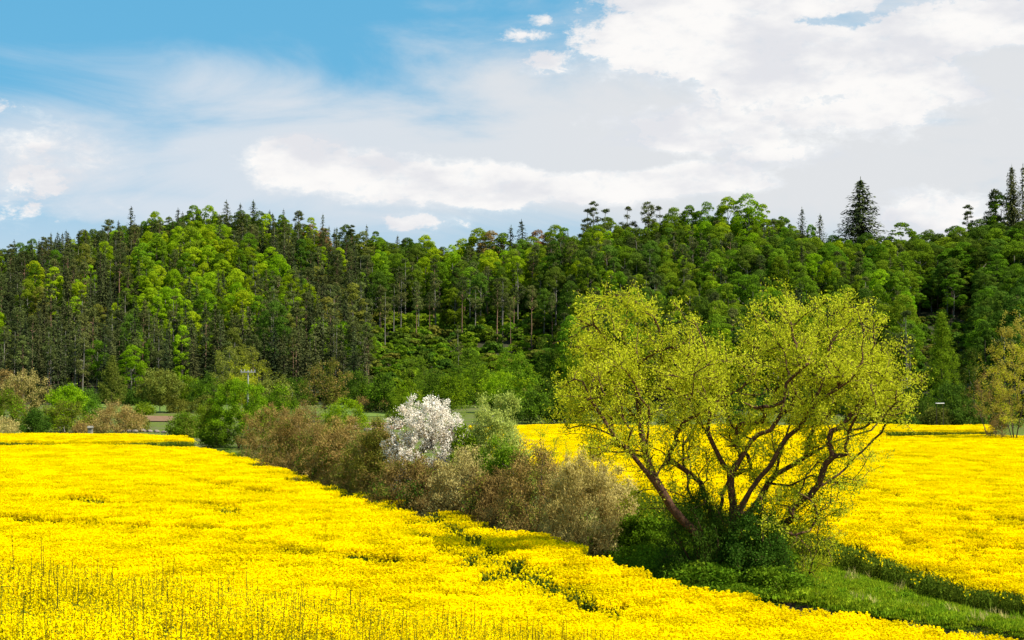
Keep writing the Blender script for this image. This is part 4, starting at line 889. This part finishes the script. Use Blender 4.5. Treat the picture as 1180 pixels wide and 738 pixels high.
HAND = [
    # skyline
    (75, 268, 'spruce', 15), (50, 272, 'pine', 15), (150, 243, 'spruce', 18), (124, 251, 'pine', 16), (178, 243, 'lime', 16), (204, 239, 'spruce', 17), (222, 236, 'mid', 15), (240, 236, 'lime', 15),
    (260, 233, 'spruce', 17), (276, 235, 'spruce', 16), (291, 233, 'spruce', 18), (310, 243, 'spruce', 14), (344, 241, 'pine', 15), (358, 258, 'rust', 13), (372, 262, 'rust', 12), (405, 260, 'pine', 15), (458, 270, 'spruce', 14),
    (490, 270, 'lime', 15), (533, 274, 'lime', 14), (552, 262, 'lime', 17), (566, 265, 'rust', 14), (589, 259, 'spruce', 16), (601, 256, 'spruce', 17), (620, 264, 'rust', 14), (640, 258, 'mid', 16),
    (684, 233, 'pine', 20), (677, 241, 'pine', 18), (698, 239, 'pine', 18), (724, 236, 'pine', 17), (748, 233, 'pine', 18), (760, 236, 'pine', 18), (777, 238, 'mid', 16),
    (840, 226, 'lime', 18), (862, 222, 'lime', 19), (880, 235, 'lime', 19), (815, 232, 'mid', 17), (795, 236, 'mid', 16), (925, 240, 'spruce', 16), (946, 249, 'spruce', 19), (1117, 237, 'pine', 13),
    # bright beeches of the left slope
    (168, 295, 'lime', 15, 1.25), (183, 300, 'lime', 14, 1.2), (228, 248, 'lime', 14, 1.1), (255, 258, 'lime', 15, 1.2), (200, 278, 'lime', 14, 1.2), (222, 284, 'lime', 15, 1.2), (239, 282, 'lime', 15, 1.1), (262, 275, 'lime', 15, 1.2),
    (286, 284, 'lime', 14, 1.2), (312, 284, 'lime', 14, 1.2), (90, 325, 'lime', 14, 1.0), (86, 342, 'lime', 13, .9), (103, 305, 'lime', 13, .8), (95, 288, 'lime', 12, .7), (162, 318, 'lime', 15, 1.3), (172, 332, 'lime', 14, 1.1), (216, 322, 'lime', 13, 1.0), (248, 312, 'mid', 14, 1.1),
    (155, 380, 'lime', 13, .8), (173, 390, 'mid', 12, .7), (192, 368, 'lime', 12, .6), (132, 350, 'lime', 12, .7), (4, 372, 'lime', 13, .8), (331, 310, 'lime', 15, .7), (335, 345, 'lime', 13, .6), (270, 340, 'lime', 12, .6), (372, 285, 'lime', 14, .9), (390, 285, 'lime', 14, .9),
    (423, 372, 'mid', 14, .8), (500, 285, 'lime', 16, 1.2), (478, 282, 'lime', 15, 1.1), (535, 280, 'lime', 15, 1.0), (560, 286, 'mid', 16, 1.2), (580, 268, 'mid', 17, 1.2), (612, 272, 'mid', 17, 1.2),
    (665, 300, 'lime', 17, .75), (650, 262, 'mid', 18, 1.2), (700, 250, 'mid', 18, 1.3), (735, 262, 'deep', 18, 1.3), (712, 275, 'deep', 17, 1.1), (788, 295, 'lime', 15, .8), (775, 250, 'mid', 17, 1.0),
    (870, 284, 'lime', 15, .75), (830, 260, 'mid', 17, 1.1), (905, 262, 'mid', 17, .9), (935, 258, 'lime', 16, .7), (975, 285, 'mid', 16, 1.1), (1000, 268, 'deep', 18, 1.1), (1040, 256, 'mid', 19, 1.5), (1060, 275, 'mid', 18, 1.1), (1020, 290, 'mid', 17, 1.0),
    (1155, 224, 'mid', 16, 1.1), (1148, 215, 'pine', 15, 1.0), (1150, 292, 'mid', 16, 1.3), (1175, 270, 'mid', 15, 1.2), (1155, 335, 'deep', 15, 1.4), (1180, 320, 'deep', 15, 1.3), (1178, 355, 'mid', 13, 1.1),
]
for t in HAND: place_by_top(t[0], t[1], t[2], t[3], t[4] if len(t) > 4 else 1.15 if t[2] in ('spruce', 'pine') and t[0] < 670 else 1.0)
place_by_top(993, 203, 'spruce', 21, 1.2, 'large lone dark spruce towering above the skyline', 5)
place_by_top(1168, 188, 'spruce', 22, .6, 'tall thin dark conifer on the skyline above the golden tree', 5)
place_by_top(1181, 196, 'spruce', 21, .9, 'tall dark conifer cut by the photo edge on the skyline', 3)
CP_ = [(613, 330, 17, .8, 'lone pine with golden-topped crown and long bare sunlit stem', 2), (588, 343, 15, .55, 'thin small-crowned pine beside the golden-topped pine', 2), (636, 338, 15, .6, 'small-crowned pine, nearer one of the two thin pines by the willow crown', 2), (654, 330, 15, .7, 'thin pine with low shaggy crown next to the willow crown', 3),
       (500, 300, 19, .9, 'tall pine with a long reddish stem above the blossom bush', 0), (462, 318, 17, .8, 'tall pale-stemmed pine above the green shrub row', 1), (533, 320, 17, .8, 'bare-stemmed pine between the reddish pine and the lone golden-topped pine', 2), (573, 322, 17, .9, 'pine with a thin stem beside dark beeches', 0), (545, 300, 18, .9, 'tall pine with flat dark crown above the shrub slope', 4), (528, 372, 13, .8, 'short leaning pine with open crown above the shrubs', 5),
       (480, 325, 17, .8, 'pine with forked crown left among tall bare stems', 0), (443, 330, 17, .8, 'pine with slim grey stem beside the bright young beech', 1), (597, 300, 17, .9, 'dark pine with grey stem before the beeches', 5), (750, 285, 17, .9, 'pine with a pale slanting stem behind the willow', 1)]
for px, top, h, w, lab, v in CP_: place_by_top(px, top, 'pine', h, w, lab.replace(' left', ''), v)
hand_n = len(trees)
hx = np.array([t[0] for t in trees]); hy = np.array([t[1] for t in trees])
sp_ = 4.8
for yy in np.arange(262, 560, sp_):
    for xx in np.arange(-190, 195, sp_):
        x = xx + fr.uniform(-.42, .42) * sp_; y = yy + fr.uniform(-.42, .42) * sp_; pa = CX + F * x / y
        ft = np.interp(pa, FOOT_P, FOOT_D)
        if y < ft + 6 or y > ft + HILL_L + 60 or pa < -90 or pa > 1270: continue
        if np.min(np.hypot(hx - x, hy - y)) < 3.4: continue
        z = gz(x, y); gr = project(x, y, z)[1]; tr = project(x, y, z + 17)[1]; u = fr.random(); h = fr.normal(15.5, 1.6); w = fr.uniform(.8, 1.1)
        s = (y - ft) / HILL_L
        if 425 < pa < 650 and gr > 392: continue
        if 425 < pa < 650 and gr > 372 and u < .5: continue
        if 1052 < pa < 1125 and s < .72: continue
        if 835 < pa < 880 and 300 < gr < 345 and u < .7: continue
        u = fr.random()
        inc = ((pa - 235) / 95) ** 2 + ((tr - 300) / 48) ** 2 < 1
        if inc: kd = 'lime' if u < .45 else 'mid' if u < .7 else 'spruce' if u < .9 else 'pine'
        elif pa < 425:
            kd = 'spruce' if u < .50 else 'pine' if u < .87 else 'lime' if u < .90 else 'mid' if u < .94 else 'olive' if u < .97 else 'deep'
        elif pa < 650:
            kd = ('pine' if u < .33 else 'lime' if u < .5 else 'mid' if u < .78 else 'deep') if tr < 305 else ('pine' if u < .6 else 'deep' if u < .8 else 'mid')
        elif pa < 1050: kd = 'lime' if u < .10 else 'mid' if u < .50 else 'deep' if u < .68 else 'pine' if u < .84 else 'spruce' if u < .9 else 'pine'
        else:
            kd = 'deep' if u < .65 else 'mid' if u < .9 else 'pine'  # mostly darker kinds: a cloud's shade on this slope put into leaf colour
        if pa > 1050 and s > .5: h = fr.uniform(10, 14); kd = 'deep' if u < .8 else 'mid'; w *= 1.35
        if s > .8: h = 15.2 + fr.normal(0, .9)
        if s > 1.02: h = 13.5 + fr.normal(0, .8)
        if s > 1.0 and kd == 'pine': kd = 'deep'
        trees.append([x, y, z, kd, int(fr.integers(0, min(6 if kd == 'pine' else 5, len(KINDS[kd])))), h, w, None])
# which trees the photo shows: walk from near to far over a coarse mask
mask = np.zeros((300, 700), bool); vis = {}
for i in sorted(range(len(trees)), key=lambda k: trees[k][1]):
    x, y, z, kd, v, h, w, lab = trees[i]; sx, t0 = project(x, y, z + h); _, t1 = project(x, y, z)
    wd = {'spruce': 2.3, 'pine': 2.2}.get(kd, 3.0) * w / y * F; cb = t0 + (t1 - t0) * {'spruce': .8, 'pine': .45}.get(kd, .75)
    c0, c1 = int((sx - wd * .8 + 100) / 2), int((sx + wd * .8 + 100) / 2); r0, r1 = int(t0 / 2), int(cb / 2)
    if c1 <= 50 or c0 >= 640 or r0 >= r1: vis[i] = 0; continue
    c0 = max(c0, 0); sub = mask[r0:r1, c0:c1]; vis[i] = int((~sub).sum())
    if kd == 'spruce': sub[int(len(sub) * .3):] = True; sub[:, sub.shape[1] // 3:max(sub.shape[1] * 2 // 3, sub.shape[1] // 3 + 1)] = True
    else: sub[int(len(sub) * .12):] = True
order = sorted(range(len(trees)), key=lambda k: -vis[k] - (1e6 if k < hand_n else 0))
counts = {}; indiv = []; rest = []
for i in order:
    n_ = NAMES[trees[i][3]]
    if (i < hand_n or vis[i] >= 12) and counts.get(n_, 0) < 290: counts[n_] = counts.get(n_, 0) + 1; indiv.append(i)
    else: rest.append(i)
print('forest', len(trees), 'individual', counts, 'rest', len(rest))
LM = [(-100, 'the round tan tree'), (50, 'the lime tree'), (105, 'the conical tree'), (157, 'the round meadow tree'), (215, 'the tip of the yellow strip'), (255, 'the utility pole'), (310, 'the hedge tip'), (350, 'the open budding tree'), (400, 'the lime bush'), (445, 'the blossom bush'), (520, 'the pale bush'),
      (600, 'the tan bush'), (665, 'the far willow lobe'), (760, 'the willow gap'), (850, 'the willow trunks'), (910, 'the tall willow lobe'), (985, 'the willow crown edge'), (1055, 'the conical field tree'), (1120, 'the golden tree')]
def landmark(px):
    r = LM[0][1]
    for p, n_ in LM:
        if px >= p: r = n_
    return r
cells = {}
for i in indiv:
    x, y, z, kd, v, h, w, lab = trees[i]
    if lab: continue
    sx, t0 = project(x, y, z + h); skr = float(np.interp(sx, SKY_P, SKY_R))
    f = (t0 - skr) / max(430 - skr, 1)
    band = 'on the skyline' if f < .04 else 'high on the slope' if f < .2 else 'on the upper slope' if f < .36 else 'halfway up the slope' if f < .55 else 'on the lower slope' if f < .75 else 'at the forest foot'
    cells.setdefault((kd, band, landmark(sx)), []).append((sx, i))
ORD = ['leftmost', 'second from left', 'third from left', 'fourth from left', 'fifth from left', 'sixth from left', 'seventh from left', 'eighth from left', 'ninth from left', 'tenth from left'] + ['%dth from left' % k for k in range(11, 60)]
NUMW = ['', 'one', 'two', 'three', 'four', 'five', 'six', 'seven', 'eight', 'nine', 'ten'] + [str(k) for k in range(11, 60)]
for (kd, band, lm), L_ in cells.items():
    L_.sort()
    for k, (sx, i) in enumerate(L_):
        trees[i][7] = '%s %s above %s' % (LOOK[kd], band, lm) + ('' if len(L_) == 1 else ', %s' % ORD[k])
for i in indiv:
    x, y, z, kd, v, h, w, lab = trees[i]; tm, cm = KINDS[kd][v]
    r = link(NAMES[kd], None, None, (x, y, z)); s = h / BASEH[kd]; r.scale = (s * w, s * w, s); r.rotation_euler[2] = fr.uniform(0, 6.28)
    tag(r, lab, 'tree', GRP[kd]); link('trunk', tm, r); link('crown', cm, r)
allk = list(KINDS); pm = []; base = {}
for kd in allk:
    base[kd] = len(pm)
    for tm, cm in KINDS[kd]:
        V = []; 
        a = np.empty(len(tm.vertices) * 3, np.float32); tm.vertices.foreach_get('co', a); b_ = np.empty(len(cm.vertices) * 3, np.float32); cm.vertices.foreach_get('co', b_)
        fa = np.empty(len(tm.polygons) * 4, np.int32); tm.polygons.foreach_get('vertices', fa) if False else tm.loops.foreach_get('vertex_index', fa)
        fb = np.empty(len(cm.polygons) * 4, np.int32); cm.loops.foreach_get('vertex_index', fb)
        V, Fq, mi = cat_mesh([(a.reshape(-1, 3), fa.reshape(-1, 4), 0), (b_.reshape(-1, 3), fb.reshape(-1, 4), 1)])
        pm.append(mesh_from('whole_tree', V, Fq, [tm.materials[0], cm.materials[0]], mi))
tree_coll = proto_collection('whole_tree', pm)
P_ = [trees[i] for i in rest]
if P_:
    scatter('forest', [(t[0], t[1], t[2]) for t in P_], [base[t[3]] + t[4] for t in P_], fr.uniform(0, 6.28, len(P_)), [(t[5] / BASEH[t[3]] * t[6], t[5] / BASEH[t[3]] * t[6], t[5] / BASEH[t[3]]) for t in P_], tree_coll,
            'mass of half-hidden forest trees filling the hill behind the nearer ones')
# low growth on the forest floor
def lowbush(seed, mat):
    return blob_crown(seed, 2.6, 1.9, -.6, 12, 1100, .34, mat)
low_coll = proto_collection('floor_shrub', [lowbush(600, 'deep'), lowbush(601, 'mid'), lowbush(602, 'olive'), lowbush(603, 'deep')])
n = 13000; x = fr.uniform(-190, 190, n); y = fr.uniform(266, 540, n); pa = CX + F * x / y; ft = np.interp(pa, FOOT_P, FOOT_D); gr_ = ground(x, y)
rowg = np.array([project(a, b_, c)[1] for a, b_, c in zip(x, y, gr_)])
sh_ = (y - ft) / HILL_L; dens = np.where((pa > 425) & (pa < 660), 1.0, np.where(pa > 900, .6, .4)); dens = np.where((pa < 120) & (sh_ < .35), .1, dens); dens = np.where(sh_ > .78, 1.0, dens)
k = (y > ft - 4) & (y < ft + HILL_L * 1.12) & (fr.random(n) < dens)
ix = fr.integers(0, 4, n); ix[(pa > 425) & (pa < 660) & (fr.random(n) < .45)] = 1; sc_ = fr.uniform(.6, 1.3, n) * np.where((pa > 425) & (pa < 660), 1.35, 1.0) * np.where(sh_ > .78, 1.9, 1.0)
scatter('undergrowth', np.c_[x, y, gr_ - .1][k], ix[k], fr.uniform(0, 6.28, k.sum()), np.c_[sc_, sc_, sc_ * fr.uniform(.6, 1.2, n)][k], low_coll, 'low green brush on the forest floor of the hill')

# ------------------------------------------------------------------ small things
def boxm(name, sx, sy, sz, mat, loc, parent, rot=0):
    import bmesh
    bm = bmesh.new(); bmesh.ops.create_cube(bm, size=1)
    for v in bm.verts: v.co.x *= sx; v.co.y *= sy; v.co.z *= sz
    bmesh.ops.bevel(bm, geom=bm.edges[:], offset=min(sx, sy, sz) * .12, segments=1, affect='EDGES')
    me = bpy.data.meshes.new(name); bm.to_mesh(me); bm.free(); me.materials.append(mat)
    o = link(name, me, parent, loc); o.rotation_euler[2] = rot; return o
def pole():
    d = 228; x = px_x(286, d); z = gz(x, d); h = unproject(286, 427, d).z - z
    r = link('utility_pole', None, None, (x, d, z)); tag(r, 'thin pale utility pole with a crossarm above the big green bush', 'utility pole')
    V, Fq = tube([(0, 0, -.3), (0, 0, h * .5), (0, 0, h)], [.15, .13, .11], 8); link('pole', mesh_from('pole', V, Fq, [M['greyp']], smooth_=True), r)
    boxm('crossarm', 2.1, .14, .15, M['greyp'], (0, -.14, h - .25), r)
    for k in (-.95, -.5, .5, .95):
        V, Fq = tube([(k, -.14, h - .17), (k, -.14, h - .05), (k, -.14, h + .12)], [.05, .09, .04], 8); link('insulator', mesh_from('insulator', V, Fq, [M['greyp']], smooth_=True), r)
pole()
def board(px, row, d, w, h_, label, legs=.9, rot=0):
    v = unproject(px, row, d); z = gz(v.x, d); r = link('white_board', None, None, (v.x, d, z)); r.rotation_euler[2] = rot; tag(r, label, 'board')
    zt = v.z - z; boxm('panel', w, .5, h_, M['white'], (0, 0, zt), r)
    for s in (-1, 1): boxm('leg', .06, .06, zt - h_ / 2, M['bark_d'], (s * w * .4, 0, (zt - h_ / 2) / 2), r)
board(1083, 465, 226, 1.15, .10, 'small white board on thin legs before the dark shrubs')
def hut():
    d = 206; x = px_x(105, d); z = gz(x, d); r = link('feed_hut', None, None, (x, d, z)); tag(r, 'tiny grey hut between bushes above the yellow strip', 'hut')
    boxm('wall', .55, .55, 1.5, M['bark_g'], (0, 0, .7), r)
    V = np.array([(-.36, -.36, 1.44), (.36, -.36, 1.44), (.36, .36, 1.44), (-.36, .36, 1.44), (-.36, 0, 1.7), (.36, 0, 1.7)]); 
    me = bpy.data.meshes.new('roof'); me.from_pydata([tuple(v) for v in V], [], [(0, 1, 5, 4), (2, 3, 4, 5), (1, 2, 5), (3, 0, 4), (0, 3, 2, 1)]); me.materials.append(M['bark_g']); link('roof', me, r)
hut()
def stone(px, d, s, label, seed, group=None):
    rng = np.random.default_rng(seed); import bmesh
    bm = bmesh.new(); bmesh.ops.create_icosphere(bm, subdivisions=2, radius=1)
    for v in bm.verts: v.co *= 1 + rng.uniform(-.18, .18); v.co.x *= s * 1.3; v.co.y *= s; v.co.z *= s * .75
    me = bpy.data.meshes.new('stone'); bm.to_mesh(me); bm.free(); me.materials.append(M['stone'])
    x = px_x(px, d); o = link('stone', me, None, (x, d, gz(x, d) + s * .45)); tag(o, label, 'stone', group)
for k, px in enumerate((141, 149, 156, 164, 173, 181, 190)):
    stone(px, 226 + rs.uniform(-2, 2), rs.uniform(.3, .5), 'pale field stone in the low row above the yellow strip', 700 + k, 'pale stones in the row above the yellow strip')
for k, px in enumerate((424, 430, 436, 441)):
    stone(px, 232 + rs.uniform(-1, 1), rs.uniform(.3, .45), 'pale stone in the short row before the blossom bush', 720 + k, 'pale stones beside the ploughed strip')
stone(229, 236, .45, 'single whitish stone beside the round green bush', 740)
def log(px, row, L, rot, slope, label, seed):
    ds = np.arange(335, 420, 2.0); xs = px_x(px, ds); zs = ground(xs, ds); rows = [project(a, b_, c)[1] for a, b_, c in zip(xs, ds, zs)]
    k = int(np.argmin(np.abs(np.array(rows) - row))); x, d = float(xs[k]), float(ds[k])
    c, s = math.cos(rot), math.sin(rot); pts = []
    for t in np.linspace(-.5, .5, 6):
        a, b_ = x + c * L * t, d + s * L * t; pts.append((a - x, b_ - d, gz(a, b_) + .35 - gz(x, d)))
    V, Fq = tube(pts, np.linspace(.3, .14, 6), 7); o = link('fallen_log', mesh_from('log', V, Fq, [M['bark_g']], smooth_=True), None, (x, d, gz(x, d))); tag(o, label, 'log', 'fallen logs on the forest floor')
log(62, 438, 13, .5, .3, 'pale fallen log on the bare floor above the lime tree', 1)
log(92, 444, 12, .6, .3, 'pale fallen log on the bare floor next to the conical tree', 2)
log(232, 400, 12, .5, .3, 'pale fallen log on the slope above the utility pole', 3)
